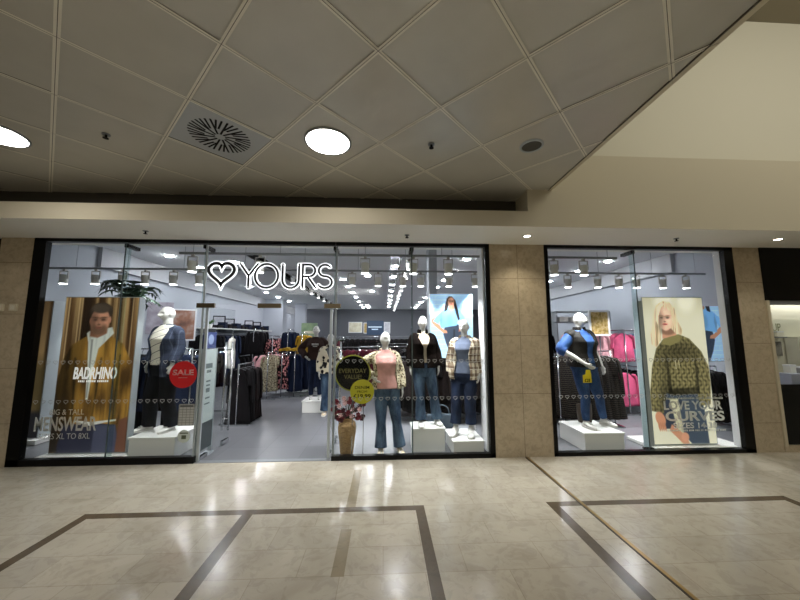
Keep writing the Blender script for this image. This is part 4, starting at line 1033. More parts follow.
s = thing('blue_poster', 'blue picture card above the pale notice panel by the left door', 'poster', (-2.60, .27, 1.535)); b = MB(); b.box(-.012, .012, -.17, .15, 0, .24); build('card', b, mat('card_blue', (52, 66, 120), .6), s)
b = MB(); b.cyl((.012, 0, .13), (.014, 0, .13), .075, n=24); build('print', b, mat('card_pale', (150, 164, 200), .6), s)

# palm behind the bearded man's poster
s = thing('potted_palm', 'tall green palm rising behind the bearded man poster', 'plant', (-4.62, 1.35, 0))
b = MB(); b.lathe([(.16, 0), (.2, .34), (.215, .36), (.2, .36), (.18, .3)], n=24); build('pot', b, MATTE, s, True)
b = MB(); b.tube([(0, 0, .3), (.02, 0, 1.2), (.0, .02, 2.4)], [.04, .035, .03], 10, 4); build('trunk', b, BROWNC, s, True)
lf = MB(); rn = random.Random(2)
for i in range(26):
    a = 2 * PI * i / 26 + rn.uniform(-.1, .1); l = rn.uniform(.30, .46); e = rn.uniform(.08, .46); pts = []
    for k in range(8):
        t = k / 7; pts.append(Vector((math.cos(a) * l * t, math.sin(a) * l * t, 2.34 + e * math.sin(t * 1.8) - .12 * t * t)))
    lf.tube(pts, [.006] * 8, 5, 1)
    for k in range(1, 8):
        d = (pts[k] - pts[k - 1]).normalized(); sd = d.cross(Vector((0, 0, 1))).normalized()
        for sg in (-1, 1):
            q = pts[k]; tip = q + sd * sg * .20 * (1 - .55 * k / 8) + d * .10 + Vector((0, 0, -.05)); lf.add([q - d * .03, q + d * .03, tip, q + Vector((0, 0, .004))], [(0, 1, 2), (0, 2, 3), (1, 3, 2)])
build('fronds', lf, mat('palm_green', (22, 46, 28), .75), s)

# ------------------------------------------------------------------ clothes on rails
def garment(kind, mk, seed=0):
    rn = random.Random(seed * 7 + len(kind)); b = MB()
    if kind == 'top': L, w0, w1 = .62, .21, .24
    elif kind == 'dress': L, w0, w1 = .98, .20, .30
    elif kind == 'jacket': L, w0, w1 = .72, .235, .27
    elif kind == 'trousers': L, w0, w1 = .98, .19, .20
    ph = rn.uniform(0, 6); rg = []; n = 28
    for i in range(14):
        t = i / 13; z = -.07 - L * t
        if kind == 'trousers': hw = w0 * (1 - .12 * t); th = .030 + .012 * t
        else:
            hw = w0 * min(1, .30 + 3.2 * t) if t < .22 else w0 + (w1 - w0) * (t - .22) / .78; th = .022 + .034 * min(1, t * 2.2)
        fo = min(1, t * 1.6)
        rg.append([(hw * math.copysign(abs(math.cos(a)) ** .8, math.cos(a)), th * math.sin(a) * (1 + .45 * fo * math.sin(7 * math.cos(a) * 2 + ph)) + .010 * fo * math.sin(9 * math.cos(a) + ph), z + .01 * math.sin(3 * math.cos(a) + ph) * t) for a in [2 * PI * j / n for j in range(n)]])
    b.rings(rg)
    if kind in ('top', 'jacket', 'dress'):
        sl = {'top': .26, 'jacket': .60, 'dress': .22}[kind] if seed % 2 else .54
        for sd in (-1, 1): b.tube([(sd * (w0 - .05), 0, -.125), (sd * (w0 + .01), .0, -.15), (sd * (w0 + .05), .01, -.15 - sl * .5), (sd * (w0 + .06), .02, -.15 - sl)], [(.05, .030), (.062, .034), (.058, .032), (.05, .03)], 12, 3)
    me = b.mesh('garment'); me.materials.append(mk); me.polygons.foreach_set('use_smooth', [True] * len(me.polygons)); return me
def hanger_mesh():
    b = MB(); b.tube([(0, 0, -.075), (0, 0, -.03), (.012, 0, -.012), (.0, 0, .012), (-.014, 0, .0)], [.003] * 5, 6, 4); b.tube([(-.19, 0, -.125), (-.08, 0, -.085), (0, 0, -.07), (.08, 0, -.085), (.19, 0, -.125)], [.006] * 5, 6, 3)
    me = b.mesh('hanger'); me.materials.append(CHROME); return me
HANGER = hanger_mesh()
GM = {}
NAMES = {'top': 'hanging_shirt', 'dress': 'hanging_dress', 'jacket': 'hanging_jacket', 'trousers': 'hanging_trousers'}
TAGM = mat('swing_tag_white', (236, 236, 232), .6)
def hang(kind, mk, loc, rz, label, group, seed, scale=(1, 1, 1), tagc=False):
    key = (kind, mk.name, seed % 3)
    if key not in GM:
        GM[key] = garment(kind, mk, seed % 3)
    o = bpy.data.objects.new(NAMES[kind], GM[key]); COL.objects.link(o); o.location = loc; o.rotation_euler = (0, 0, rz); o.scale = scale
    tag(o, label, {'top': 'shirt'}.get(kind, kind), group)
    h = bpy.data.objects.new('hanger', HANGER); COL.objects.link(h); h.parent = o
    if tagc:
        b = MB(); b.box(-.018, .018, -.075, -.072, -.33, -.22); build('swing_tag', b, TAGM, o)
    return o
def rack(label, ends, z, low=None):
    """free-standing rail between two ends"""
    (x0, y0), (x1, y1) = ends; t = thing('clothes_rack', label, 'clothes rack', (x0, y0, 0), math.atan2(y1 - y0, x1 - x0)); L = math.hypot(x1 - x0, y1 - y0)
    for zz in ([z] if low is None else [z, low]):
        b = MB(); b.cyl((0, 0, zz), (L, 0, zz), .012, n=10); build('rail', b, CHROME, t, True)
    for x in (0, L):
        b = MB(); b.cyl((x, 0, .03), (x, 0, z), .014, n=10); build('upright', b, CHROME, t, True)
        b = MB(); b.box(x - .02, x + .02, -.24, .24, .0, .03); build('foot', b, CHROME, t)
    return t
def fill(ends, z, n, specs, group, seed=0, a0=.06, scale=(1, 1, 1), tagfirst=False):
    """specs: list of (kind, material, label) taken in order along the rail"""
    (x0, y0), (x1, y1) = ends; ang = math.atan2(y1 - y0, x1 - x0); rn = random.Random(seed); L = math.hypot(x1 - x0, y1 - y0)
    for i in range(n):
        t = (a0 + (L - 2 * a0) * (i / max(1, n - 1))) / L; kd, mk, lb = specs[min(i * len(specs) // n, len(specs) - 1)]
        hang(kd, mk, (x0 + (x1 - x0) * t, y0 + (y1 - y0) * t, z), ang + PI / 2 + rn.uniform(-.10, .10), lb, group, seed + i, scale, tagfirst and i == 0)
# rack of long black garments on the left of the entrance
e = ((-2.85, 1.85), (-2.85, 2.55)); rack('chrome rail of long black garments left of the entrance aisle', e, 1.16)
fill(e, 1.15, 8, [('dress', BLACKC, 'long black garment near the front of the aisle rail'), ('dress', BROWNC, 'long dark brown garment at the back of the aisle rail')], 'long garments on the aisle rail', 1, scale=(.86, 1, 1.07))
e = ((-3.72, 1.7), (-3.72, 3.1)); rack('chrome rail of dark garments behind the male mannequin', e, 1.45)
fill(e, 1.44, 9, [('jacket', BLACKC, 'black jacket on the rail behind the male mannequin'), ('jacket', NAVYC, 'navy jacket on the rail behind the male mannequin')], 'jackets behind the male mannequin', 2)
e = ((-4.1, 2.6), (-3.1, 2.6)); 
def cross_rail(label, x0, x1, y, z, n, specs, group, seed, scale, rot=48):
    rack(label, ((x0, y), (x1, y)), z); rn = random.Random(seed)
    for k in range(n):
        kd, mk, lb = specs[(k * 7 + seed) % len(specs)]
        hang(kd, mk, (x0 + .12 + (x1 - x0 - .24) * k / (n - 1), y, z - .01), R(rot + rn.uniform(-6, 6)), lb, group, seed + k, scale)
cross_rail('rail of dark jackets and jeans close behind the male mannequin', -4.75, -3.35, 1.15, 1.50, 9, [('jacket', BLACKC, 'black jacket on the rail close behind the male mannequin'), ('trousers', DENK, 'black jeans on the rail close behind the male mannequin'), ('jacket', NAVYC, 'navy jacket on the rail close behind the male mannequin')], 'dark clothes close behind the male mannequin', 60, (.95, 1, 1.28))
cross_rail('rail of black garments below the lit blue poster in the centre window', .30, 2.15, 1.80, 1.30, 11, [('dress', BLACKC, 'black garment on the rail below the lit blue poster'), ('jacket', BROWNC, 'dark brown garment on the rail below the lit blue poster')], 'dark clothes below the lit blue poster', 61, (.95, 1, 1.02), -40)
MIX = [('jacket', BLACKC, 'black'), ('dress', WINE, 'wine red'), ('jacket', GREYC, 'grey'), ('dress', BLACKC, 'black'), ('jacket', NAVYC, 'navy'), ('dress', PINKP, 'pale pink'), ('jacket', BROWNC, 'dark brown')]
for yy, xa, xb, zz, nn, wh in ((5.0, -.75, 1.6, 1.42, 13, 'behind the pink jumper mannequin'), (8.2, -1.6, 1.9, 1.72, 16, 'deep in the shop behind the pink jumper mannequin'), (7.2, -4.6, -2.6, 1.75, 9, 'deep behind the leopard print stand')):
    cross_rail(f'long rail of mixed clothes {wh}', xa, xb, yy, zz, nn, [(k, m_, f'{c} garment on the mixed rail {wh}') for k, m_, c in MIX], f'mixed clothes {wh}', int(yy * 3), (.95, 1, 1.12), 35)
cross_rail('rail of black ribbed dresses close behind the gilet mannequin', 3.42, 4.50, 1.55, 1.42, 7, [('dress', STRIPB, 'black ribbed dress close behind the gilet mannequin')], 'ribbed dresses close behind the gilet mannequin', 62, (1.0, 1, 1.2), -42)
cross_rail('rail of black garments under the far right lit poster', 5.75, 6.62, 1.5, 1.12, 6, [('dress', BLACKC, 'black garment on the rail under the far right lit poster')], 'black garments under the far right lit poster', 63, (.9, 1, .98), -40)
# floor stands in the middle
def stand(label, x, y, z, depth, n, specs, group, seed, scale=(1, 1, 1)):
    e = ((x, y), (x, y + depth)); rack(label, e, z); fill(e, z - .01, n, specs, group, seed, scale=scale)
stand('floor stand with pink and leopard print garments facing the entrance', -3.22, 4.5, 1.27, .8, 5, [('dress', LEO, 'leopard print dress at the front of its floor stand'), ('dress', PINKP, 'pink dress behind the leopard print dress')], 'dresses on the leopard stand', 3, (.82, 1, 1))
hang('dress', PINKP, (-3.42, 4.66, 1.26), .2, 'pale pink dress peeping out left of the leopard print dress', None, 3)
stand('floor stand with black and pink flowered garments', -2.90, 4.7, 1.25, .8, 4, [('dress', FLOR, 'black and pink flowered dress on its floor stand')], 'flowered dresses', 4, (.66, 1, .95))
stand('floor stand of navy dresses near the brown sweatshirt mannequin', -2.55, 4.75, 1.28, .8, 5, [('dress', NAVYC, 'navy dress on the stand left of the brown sweatshirt mannequin')], 'navy dresses', 5, (.74, 1, 1.05))
stand('floor stand of navy trousers behind the brown sweatshirt mannequin', -2.18, 4.9, 1.25, .8, 4, [('trousers', DEND, 'navy trousers hung behind the brown sweatshirt mannequin')], 'navy trousers', 6, (.8, 1, 1))
stand('tall stand of black tops above the leopard print dress', -4.2, 5.9, 1.95, .7, 4, [('jacket', BLACKC, 'black jacket on a tall stand left of the pink printed tops')], 'black jackets on tall stand', 7, (.85, 1, 1))
stand('tall stand of pink tops behind the leopard print stand', -3.66, 6.1, 1.72, .7, 4, [('top', FLOR, 'pink and dark flowered top on a tall stand'), ('top', PINKP, 'pale pink top behind the flowered top')], 'tops on the pink stand', 8, (.85, 1, .9))
stand('tall stand of navy jackets left of the mustard tops', -3.2, 6.2, 1.95, .7, 4, [('jacket', NAVYC, 'navy jacket on the tall stand left of the mustard tops')], 'navy jackets on tall stand', 9, (.75, 1, 1))
stand('tall stand of mustard tops behind the brown sweatshirt mannequin', -2.74, 6.2, 1.85, .7, 4, [('top', OCHRE, 'mustard top on the tall stand behind the brown sweatshirt mannequin')], 'mustard tops', 10, (.75, 1, 1))
s = thing('folded_clothes', 'flat row of mustard folded clothes on the stand above the navy dresses', 'clothes', (-2.62, 4.86, 1.295)); b = MB()
for i in range(9): b.box(-.40 + i * .095, -.32 + i * .095, -.10, .10, 0 + .01 * (i % 2), .07 + .02 * (i % 3))
build('cloth_fold', b, OCHRE, s, bevel=.01)
# left wall: shelf unit with two rails
s = thing('wall_shelf', 'long white shelf along the left wall above dark clothes', 'shelf', (-5.95, 6.2, 1.98)); b = MB(); b.box(-.24, .30, 0, 5.6, 0, .035); build('shelf_board', b, WHITE, s)
for k in range(5):
    b = MB(); b.box(-.24, .28, .2 + 1.25 * k, .23 + 1.25 * k, -.12, 0); build('bracket', b, GREY, s)
for (y0, y1, nm) in ((3.5, 5.6, 'front'), (5.9, 8.2, 'middle'), (8.6, 11.3, 'far')):
    for z, tier in ((1.86, 'upper'), (.98, 'lower')):
        if nm == 'front' and tier == 'upper': continue
        t = thing('wall_rail', f'chrome {tier} clothes rail along the {nm} part of left wall', 'clothes rail', (-5.9, y0, z)); b = MB(); b.cyl((0, 0, 0), (0, y1 - y0, 0), .012, n=8)
        b.cyl((-.29, .1, 0), (0, .1, 0), .01, n=8); b.cyl((-.29, y1 - y0 - .1, 0), (0, y1 - y0 - .1, 0), .01, n=8); build('rail', b, CHROME, t, True)
        sp = {'front': [('jacket', NAVYC), ('jacket', BLACKC), ('top', WHITEC)], 'middle': [('jacket', BLACKC), ('jacket', NAVYC)], 'far': [('jacket', BLACKC), ('top', BROWNC)]}[nm]
        fill(((-5.9, y0), (-5.9, y1)), z - .01, 8, [(k, mk, f'{mk.name.replace("_cloth", "").replace("_", " ")} {k} on the {tier} {nm} rail of left wall') for k, mk in sp], f'clothes on the {tier} {nm} rail of the left wall', 20, scale=(1.1, 1, 1.12 if tier == 'upper' else .9))
hang('top', WHITEC, (-3.05, 1.95, 1.78), R(114), 'white top hanging high left of the aisle rail', None, 1)
t = thing('clothes_stand', 'slim chrome stand holding the white top near the left door', 'stand', (-3.05, 1.97, 0)); b = MB(); b.cyl((0, 0, 0), (0, 0, 1.79), .012, n=10); b.cyl((0, 0, 1.785), (0, -.05, 1.785), .008, n=8); build('upright', b, CHROME, t); b = MB(); b.cyl((0, 0, 0), (0, 0, .015), .16, n=24); build('foot', b, CHROME, t)
# framed pictures on the left shelf and wall
def frame_pic(label, loc, rz, wd, h, mk, fr, cat='picture'):
    t = thing('framed_picture', label, cat, loc, rz); b = MB(); b.box(-wd / 2, wd / 2, 0, .03, 0, h); build('picture_frame', b, fr, t); b = MB(); b.box(-wd / 2 + .04, wd / 2 - .04, -.003, .001, .04, h - .04); build('picture', b, mk, t); return t
def m_blur(name, stops, sc=5):
    k = mat(name, stops[0][1], .6); t = NT(k); t.base(t.ramp(t.noise(t.coord(), sc, 3), stops)); return k
PALEP = m_blur('picture_pale', [(.3, (170, 172, 180)), (.7, (206, 206, 212))]); PURP = m_blur('picture_lilac', [(.3, (150, 140, 150)), (.7, (196, 190, 200))]); MANP = m_blur('picture_portrait', [(.25, (50, 44, 44)), (.5, (150, 104, 84)), (.75, (190, 180, 172))], 3); AUT = m_blur('picture_autumn', [(.25, (60, 70, 40)), (.45, (160, 130, 60)), (.6, (196, 170, 120)), (.8, (110, 40, 50))], 14); WARM = m_blur('picture_warm', [(.3, (190, 180, 150)), (.7, (224, 220, 200))], 3)
for i, (y, wd, h) in enumerate(((7.3, .42, .46), (8.1, .36, .40), (9.9, .36, .42), (10.8, .34, .40))):
    frame_pic(f'{ORD[i]} dark framed picture from the front on the left wall shelf', (-6.02, y, 2.015), R(20), wd, h, PALEP, MATTE)
frame_pic('lilac portrait poster on the wall behind the male mannequin head', (-5.88, 4.0, 1.78), R(26), .56, .84, PURP, PURP, 'poster')
frame_pic('dark portrait poster of a man to the right of the male mannequin', (-5.86, 5.0, 1.6), R(26), .60, .92, MANP, WHITEM, 'poster')
for o in [q for q in bpy.data.objects if q.get('category') == 'poster' and q.name.startswith('framed_picture')]:
    b = MB(); z = -o.location.z; b.cyl((0, .05, z), (0, .05, .1), .012, n=8); b.cyl((0, .05, z), (0, .05, z + .015), .14, n=20); build('stand', b, CHROME, o)
s = thing('small_plant', 'small green plant on the shelf right of the male mannequin', 'plant', (-5.85, 6.4, 2.015)); b = MB(); b.lathe([(.06, 0), (.08, .12), (.07, .12)], n=16); build('pot', b, WHITE, s); b = MB(); rn = random.Random(4)
for i in range(40):
    a = rn.uniform(0, 2 * PI); l = rn.uniform(.08, .2); b.tube([(0, 0, .1), (math.cos(a) * l * .5, math.sin(a) * l * .5, .2), (math.cos(a) * l, math.sin(a) * l, .16 + rn.uniform(0, .14))], [.004, .012, .003], 5, 2)
build('leaves', b, mat('leaf_green', (70, 104, 50), .6), s)
for k in range(14):
    t = thing('folded_stack', f'{ORD[k]} dark folded pile from the front on the left wall shelf', 'clothes', (-5.78, 6.75 + k * .35, 2.015), R((k * 37) % 21 - 10)); b = MB()
    for q in range(2 + (k * 5) % 3): b.box(-.13, .13, -.13, .13, q * .055, q * .055 + .05)
    build('cloth_fold', b, (BLACKC, NAVYC, BROWNC)[k % 3], t, bevel=.012)
# doorway, green light put into its colour, at the end of the left wall, and the back wall's pictures
b = MB(); b.box(-.45, .45, 0, .06, 0, 2.5); o = build('door_4', b, m_blur('fitting_room_green', [(.3, (96, 122, 90)), (.7, (150, 170, 130))], 2), None, loc=(-4.3, 14.0, .0)); struct(o); b = MB(); b.box(-.3, .3, -.01, 0, 1.9, 2.05); b.box(-.3, .3, -.01, 0, 1.6, 1.72); build('door_panel', b, WARM, o)
for i, (x0, x1, z0, z1, mk, lb) in enumerate(((-2.5, -1.55, 2.0, 2.75, WARM, 'pale picture at the left end of the back wall'), (-1.45, -.6, 1.95, 2.7, AUT, 'brown picture beside the dark screen on the back wall'), (-.02, .42, 1.95, 2.75, PALEP, 'narrow pale picture right of the dark screen on the back wall'), (2.6, 3.2, 1.9, 2.8, GREYC, 'grey picture at the right end of the back wall'))):
    frame_pic(lb, ((x0 + x1) / 2, 17.968, z0), 0, x1 - x0, z1 - z0, mk, WHITEM)
s = thing('wall_screen', 'dark blue screen with pale lines high on the back wall', 'screen', (-.28 - .05, 17.948, 1.85)); b = MB(); b.box(-.9, .28, 0, .05, 0, 1.0); build('screen_panel', b, mat('screen_blue', (34, 52, 74), .3, 0, .5, (34, 56, 84)), s); b = MB(); b.box(-.8, .15, -.005, 0, .52, .58); b.box(-.55, -.1, -.005, 0, .36, .42); build('screen_lines', b, mat('screen_text', (190, 210, 225), .4, 0, .6), s)
# racks behind the centre window
for i, (x, y, mk, mk2, lb) in enumerate(((.60, 2.3, BLACKC, BROWNC, 'black'), (1.42, 2.1, BLACKC, NAVYC, 'dark'), (2.0, 2.5, BLACKC, PINKP, 'black and pink'), (2.35, 1.35, PINKP, WHITEC, 'pale pink'))):
    where = ('behind the black fuzzy jacket mannequin', 'behind the checked shirt mannequin', 'at the centre window\'s right edge', 'just inside the stone pillar')[i]
    e = ((x, y), (x, y + 1.3)); rack(f'rail of {lb} garments {where}', e, 1.52, .8 if i < 0 else None)
    fill(e, 1.51, 7, [('dress' if i < 3 else 'jacket', mk, f'front garment on the {lb} rail {where}'), ('jacket', mk2, f'rear garment on the {lb} rail {where}')], f'garments {where}', 30 + i, scale=(1.1, 1, 1.25))
FARW = ['behind the pink jumper mannequin', 'second in line behind the pink jumper mannequin', 'behind the black fuzzy jacket mannequin', 'far behind the cow print mannequin', 'far behind the black fuzzy jacket mannequin', 'furthest back down the middle', 'behind the lit blue poster', 'far behind the brown sweatshirt mannequin']
for i, (x, y, z, mk) in enumerate(((-.95, 6.5, 1.35, WINE), (-.45, 8.6, 1.5, GREYC), (.35, 7.4, 1.45, BLACKC), (-1.5, 9.8, 1.6, WINE), (.9, 10.2, 1.65, NAVYC), (-.35, 11.5, 1.6, PINKP), (1.5, 6.2, 1.6, GREYC), (-2.3, 10.6, 1.7, GREEN))):
    e = ((x - .6, y), (x + .6, y)); cn = mk.name.replace('_cloth', '').replace('_', ' ')
    rack(f'rail of {cn} clothes on the shop floor {FARW[i]}', e, z)
    (x0, y0), (x1, y1) = e
    for k in range(6): hang('dress' if i % 2 == 0 else 'jacket', mk, (x0 + .1 + k * .2, y, z - .01), R(random.Random(i * 9 + k).uniform(-35, 35)) + .4, f'{cn} garment on the rail {FARW[i]}', f'{cn} garments on the {ORD[i]} far rail', i + k, (.85, 1, 1.1))
# racks behind the right window
e = ((3.62, 1.75), (3.62, 3.0)); rack('rail of black ribbed garments left of the gilet mannequin', e, 1.28); fill(e, 1.27, 7, [('dress', STRIPB, 'black ribbed dress on the rail left of the gilet mannequin')], 'black ribbed dresses', 40, scale=(1.05, 1, 1.12))
e = ((4.25, 2.0), (4.25, 3.2)); rack('rail of black ribbed garments behind the gilet mannequin', e, 1.30); fill(e, 1.29, 7, [('dress', STRIPB, 'black ribbed dress on the rail behind the gilet mannequin')], 'more black ribbed dresses', 41, scale=(1.0, 1, 1.12))
stand('tall stand of mixed tops behind the blue shirt sleeve', 4.3, 3.7, 1.85, .8, 5, [('top', BLACKC, 'black top on the stand behind the gilet mannequin'), ('top', GREYC, 'grey top on the stand behind the gilet mannequin')], 'tops behind the gilet mannequin', 42)
for (x, y, mk, mk2, nm) in ((4.86, 2.35, PINKP, BLACKC, 'pale pink'), (5.36, 2.25, PINKH, PINKH, 'hot pink'), (5.95, 2.5, LBLUE, BLACKC, 'light blue')):
    e = ((x, y), (x, y + 1.2)); rack(f'two tier rail with {nm} tops beside the knitwear poster', e, 1.86, 1.0)
    fill(e, 1.85, 6, [('top', mk, f'{nm} top on the upper rail beside the knitwear poster'), ('top', mk, f'{nm} top on the upper rail beside the knitwear poster')], f'{nm} tops', 43 if nm == 'hot pink' else 45, scale=(.95, 1, 1.02), tagfirst=True)
    cn = mk2.name.replace('_cloth', '').replace('_', ' ')
    fill(e, .99, 6, [('top', mk2, f'{cn} top on the lower rail under the {nm} tops')], f'lower tops under {nm}', 47, scale=(.95, 1, 1.16), tagfirst=mk2 is PINKH)
s = thing('wall_shelf', 'grey shelf of folded white clothes above the pink tops', 'shelf', (5.6, 4.4, 2.10)); b = MB(); b.box(-.7, .9, -.2, .2, 0, .03); b.box(-.7, .9, -.2, .2, .30, .33); build('shelf_board', b, GREY, s); b = MB()
for x in (-.7, .87): b.box(x, x + .03, -.2, .2, -2.10, .33)
build('shelf_side', b, GREY, s)
for k in range(4):
    t = thing('folded_stack', f'{ORD[k]} folded white stack from the left on the grey shelf', 'clothes', (5.15 + k * .33, 4.4, 2.13)); b = MB()
    for q in range(3): b.box(-.13, .13, -.15, .15, q * .05, q * .05 + .045)
    build('cloth_fold', b, WHITEC, t, bevel=.01)
frame_pic('autumn coloured photo poster behind the gilet mannequin head', (4.72, 2.12, 1.72), 0, .46, .56, AUT, WHITEM, 'poster'); o = bpy.data.objects[[q.name for q in bpy.data.objects if q.get('label', '').startswith('autumn')][0]]
b = MB(); b.cyl((0, .03, -1.72), (0, .03, .1), .010, n=8); b.cyl((0, .03, -1.72), (0, .03, -1.705), .13, n=20); build('stand', b, CHROME, o)

# ------------------------------------------------------------------ tracks, spotlights and downlights in the shop
def track(label, x0, x1, y, z, wires):
    t = thing('lighting_track', label, 'lighting track', (0, y, z)); b = MB(); b.box(x0, x1, -.017, .017, -.016, .016); build('track_rail', b, GREY, t); w_ = MB()
    for x in wires: w_.cyl((x, 0, .016), (x, 0, 3.65 - z), .004, n=6)
    build('wires', w_, GREY, t)
track('rear grey spotlight track hung across all three windows', -6.1, 6.4, 1.3, 2.945, [-5.6, -4.7, -3.7, -2.6, -1.5, -.5, .4, 1.3, 2.2, 3.2, 4.2, 5.3, 6.2])
track('front grey spotlight track hung close behind the glass', -3.1, 3.75, .20, 2.965, [-2.9, -1.6, -.3, .9, 2.3, 3.6])
hd = MB(); hd.cyl((0, 0, -.125), (0, 0, -.285), .060, n=20)
HEAD = hd.mesh('head'); HEAD.materials.append(mat('spot_head_grey', (214, 212, 206), .5)); HEAD.polygons.foreach_set('use_smooth', [False] * len(HEAD.polygons))
HEADW = hd.mesh('headw'); HEADW.materials.append(WHITE)
ln = MB(); ln.cyl((0, 0, -.291), (0, 0, -.2855), .055, n=20); LENS = ln.mesh('lens'); LENS.materials.append(SPOTW)
br = MB(); br.box(-.02, .02, -.02, .02, -.06, -.016); br.box(-.075, -.065, -.012, .012, -.20, -.05); br.box(.065, .075, -.012, .012, -.20, -.05); br.box(-.075, .075, -.012, .012, -.06, -.05); BRK = br.mesh('brk'); BRK.materials.append(mat('spot_bracket', (170, 168, 162), .5))
def spotlight(label, loc, energy, aim=(0, -.45, -1), size=95, white=False, group=None, light=True, tilt=0):
    t = thing('spotlight', label, 'spotlight', loc, tilt, group)
    for nm, me in (('lamp_head', HEADW if white else HEAD), ('lens', LENS), ('bracket', BRK)):
        o = bpy.data.objects.new(nm, me); COL.objects.link(o); o.parent = t
    if light:
        d = bpy.data.lights.new('lamp', 'SPOT'); d.energy = energy; d.spot_size = R(size); d.spot_blend = .6; d.shadow_soft_size = .055; d.color = (.97, .98, 1.0)
        l = bpy.data.objects.new('lamp', d); COL.objects.link(l); l.parent = t; l.location = (0, 0, -.30); l.rotation_euler = Vector(aim).to_track_quat('-Z', 'Y').to_euler()
XS = [-5.79, -5.24, -4.77, -4.37, -3.87, -3.41, -.61, -.12, .35, .69, 1.23, 1.74, 3.57, 4.17, 4.6, 4.96, 5.5, 5.98]
for i, x in enumerate(XS): spotlight(f'{ORD[i]} spotlight from the left on the rear track', (x, 1.3, 2.945), 170, (0.0, (-.15, .35)[i % 2], -1), 82)
for i, x in enumerate((-2.9, -1.9, -.30, .45, 1.0, 2.7, 3.19)): spotlight(f'{ORD[i]} spotlight from the left on the front track', (x, .20, 2.965), 150, (0, .10, -1), 112)  # some heads are added for more spill on mall floor and soffit
# white spots along the ceiling slots, deep into the shop
for k in range(11): spotlight('white spotlight in the long row beside the middle ceiling slot', (.62, 3.2 + k * 1.25, 3.665), 60, (.5, -.2, -1), 110, True, 'spotlights of the middle slot', light=k % 3 == 0)
for k in range(9): spotlight('white spotlight in the long row at the left ceiling slot', (-2.85, 4.0 + k * 1.3, 3.665), 60, (-.6, -.2, -1), 110, True, 'spotlights of the left slot', light=k % 3 == 0)
rg = MB(); rg.lathe([(.105, 0), (.105, -.008), (.088, -.010), (.085, -.002)], n=28, cap=False); RING = rg.mesh('ring'); RING.materials.append(WHITE)
dl = MB(); dl.lathe([(.084, -.001), (.082, -.012), (.07, -.022), (.045, -.028), (.015, -.031)], n=28); DISC = dl.mesh('disc'); DISC.materials.append(DOWNW)
def downlight(x, y, z, label, group):
    t = thing('downlight', label, 'downlight', (x, y, z), 0, group)
    for nm, me in (('trim_ring', RING), ('diffuser', DISC)):
        o = bpy.data.objects.new(nm, me); COL.objects.link(o); o.parent = t
for x, ys, nm in ((-5.18, [3.1, 4.4, 6.1, 7.8, 9.5, 11.1, 12.9, 14.8, 16.7], 'along the left wall'), (-1.4, [6.06, 7.7, 9.3, 10.97, 12.97, 14.9, 16.6], 'left of the middle ceiling slot'), (2.06, [3.1, 4.6, 6.1, 7.65, 9.38, 11.02, 13.08, 14.8, 16.45], 'right of the middle ceiling slot'), (5.78, [3.15, 4.41, 6.12, 8.0, 10.0, 12.0], 'along the right wall')):
    for y in ys: downlight(x, y, 3.65, f'round downlight in the shop ceiling row {nm}', f'downlights {nm}')
for y in (2.98, 4.18, 5.8, 7.48, 9.14, 10.89, 12.65, 14.4, 16.2): downlight(.30, y, 3.70, 'round downlight inside the dark middle ceiling slot', 'downlights in the middle slot')
for (x, y, lb) in ((-.53, 5.4, 'lone downlight nearest the glass in the middle of the shop ceiling'), (-.53, 8.87, 'lone downlight further back in the middle of the shop ceiling'), (4.29, 7.06, 'lone downlight over the right part of the shop'), (-3.9, 3.7, 'lone downlight over the left part of the shop')): downlight(x, y, 3.65, lb, None)
for k in range(2):
    s = thing('strip_light', ('left', 'right')[k] + ' white tube light at the back of the shop ceiling', 'strip light', ((-1.05, 3.3)[k], 15.6, 3.65)); b = MB(); b.box(-.08, .08, -.9, .9, -.04, 0); build('tube', b, SPOTW, s)

# ------------------------------------------------------------------ mall ceiling fittings
def round_light(label, x, y):
    t = thing('ceiling_light', label, 'ceiling light', (x, y, HC), 0)
    b = MB(); b.lathe([(.225, .004), (.225, -.014), (.207, -.018), (.205, -.004)], n=48, cap=False); build('frame_ring', b, GREY, t, True)
    b = MB(); b.cyl((0, 0, -.012), (0, 0, -.002), .206, n=48); build('diffuser', b, LAMPW, t)
round_light('round white ceiling light in the middle of the tiled mall ceiling', -.56, -1.72)
round_light('round white ceiling light cut off at the left edge', -3.66, -1.70)
s = thing('ceiling_vent', 'square grey ceiling vent with a swirl of dark slots', 'vent', (-1.58, -1.745, HC))
VG = mat('vent_grey', (176, 180, 182), .45, .1); b = MB(); b.rings([[(dx, dy, z) for dx, dy in ((.495, 0), (0, -.495), (-.495, 0), (0, .495))] for z in (-.004, .006)]); build('vent_plate', b, VG, s)
for k in range(36):
    a = 2 * PI * k / 36; r0, r1 = (.045, .265) if k % 3 == 0 else (.13, .265); tw = .16; b = MB()
    p0 = Vector((r0 * math.cos(a), r0 * math.sin(a), 0)); p1 = Vector((r1 * math.cos(a + tw), r1 * math.sin(a + tw), 0)); n = Vector((-(p1 - p0).y, (p1 - p0).x, 0)).normalized() * .0085
    b.rings([[p0 - n + Vector((0, 0, z)), p1 - n + Vector((0, 0, z)), p1 + n + Vector((0, 0, z)), p0 + n + Vector((0, 0, z))] for z in (-.0055, -.0042)]); build('slot', b, MATTE, s)
s = thing('ceiling_speaker', 'round grey ceiling speaker near the edge of the tiled ceiling', 'speaker', (1.47, -1.745, HC)); b = MB(); b.lathe([(.115, .003), (.115, -.010), (.095, -.014), (.092, -.002)], n=36, cap=False); build('speaker_ring', b, LGREY, s, True); b = MB(); b.cyl((0, 0, -.007), (0, 0, -.002), .093, n=36); build('speaker_grille', b, mat('grille_dark', (70, 68, 62), .7), s)
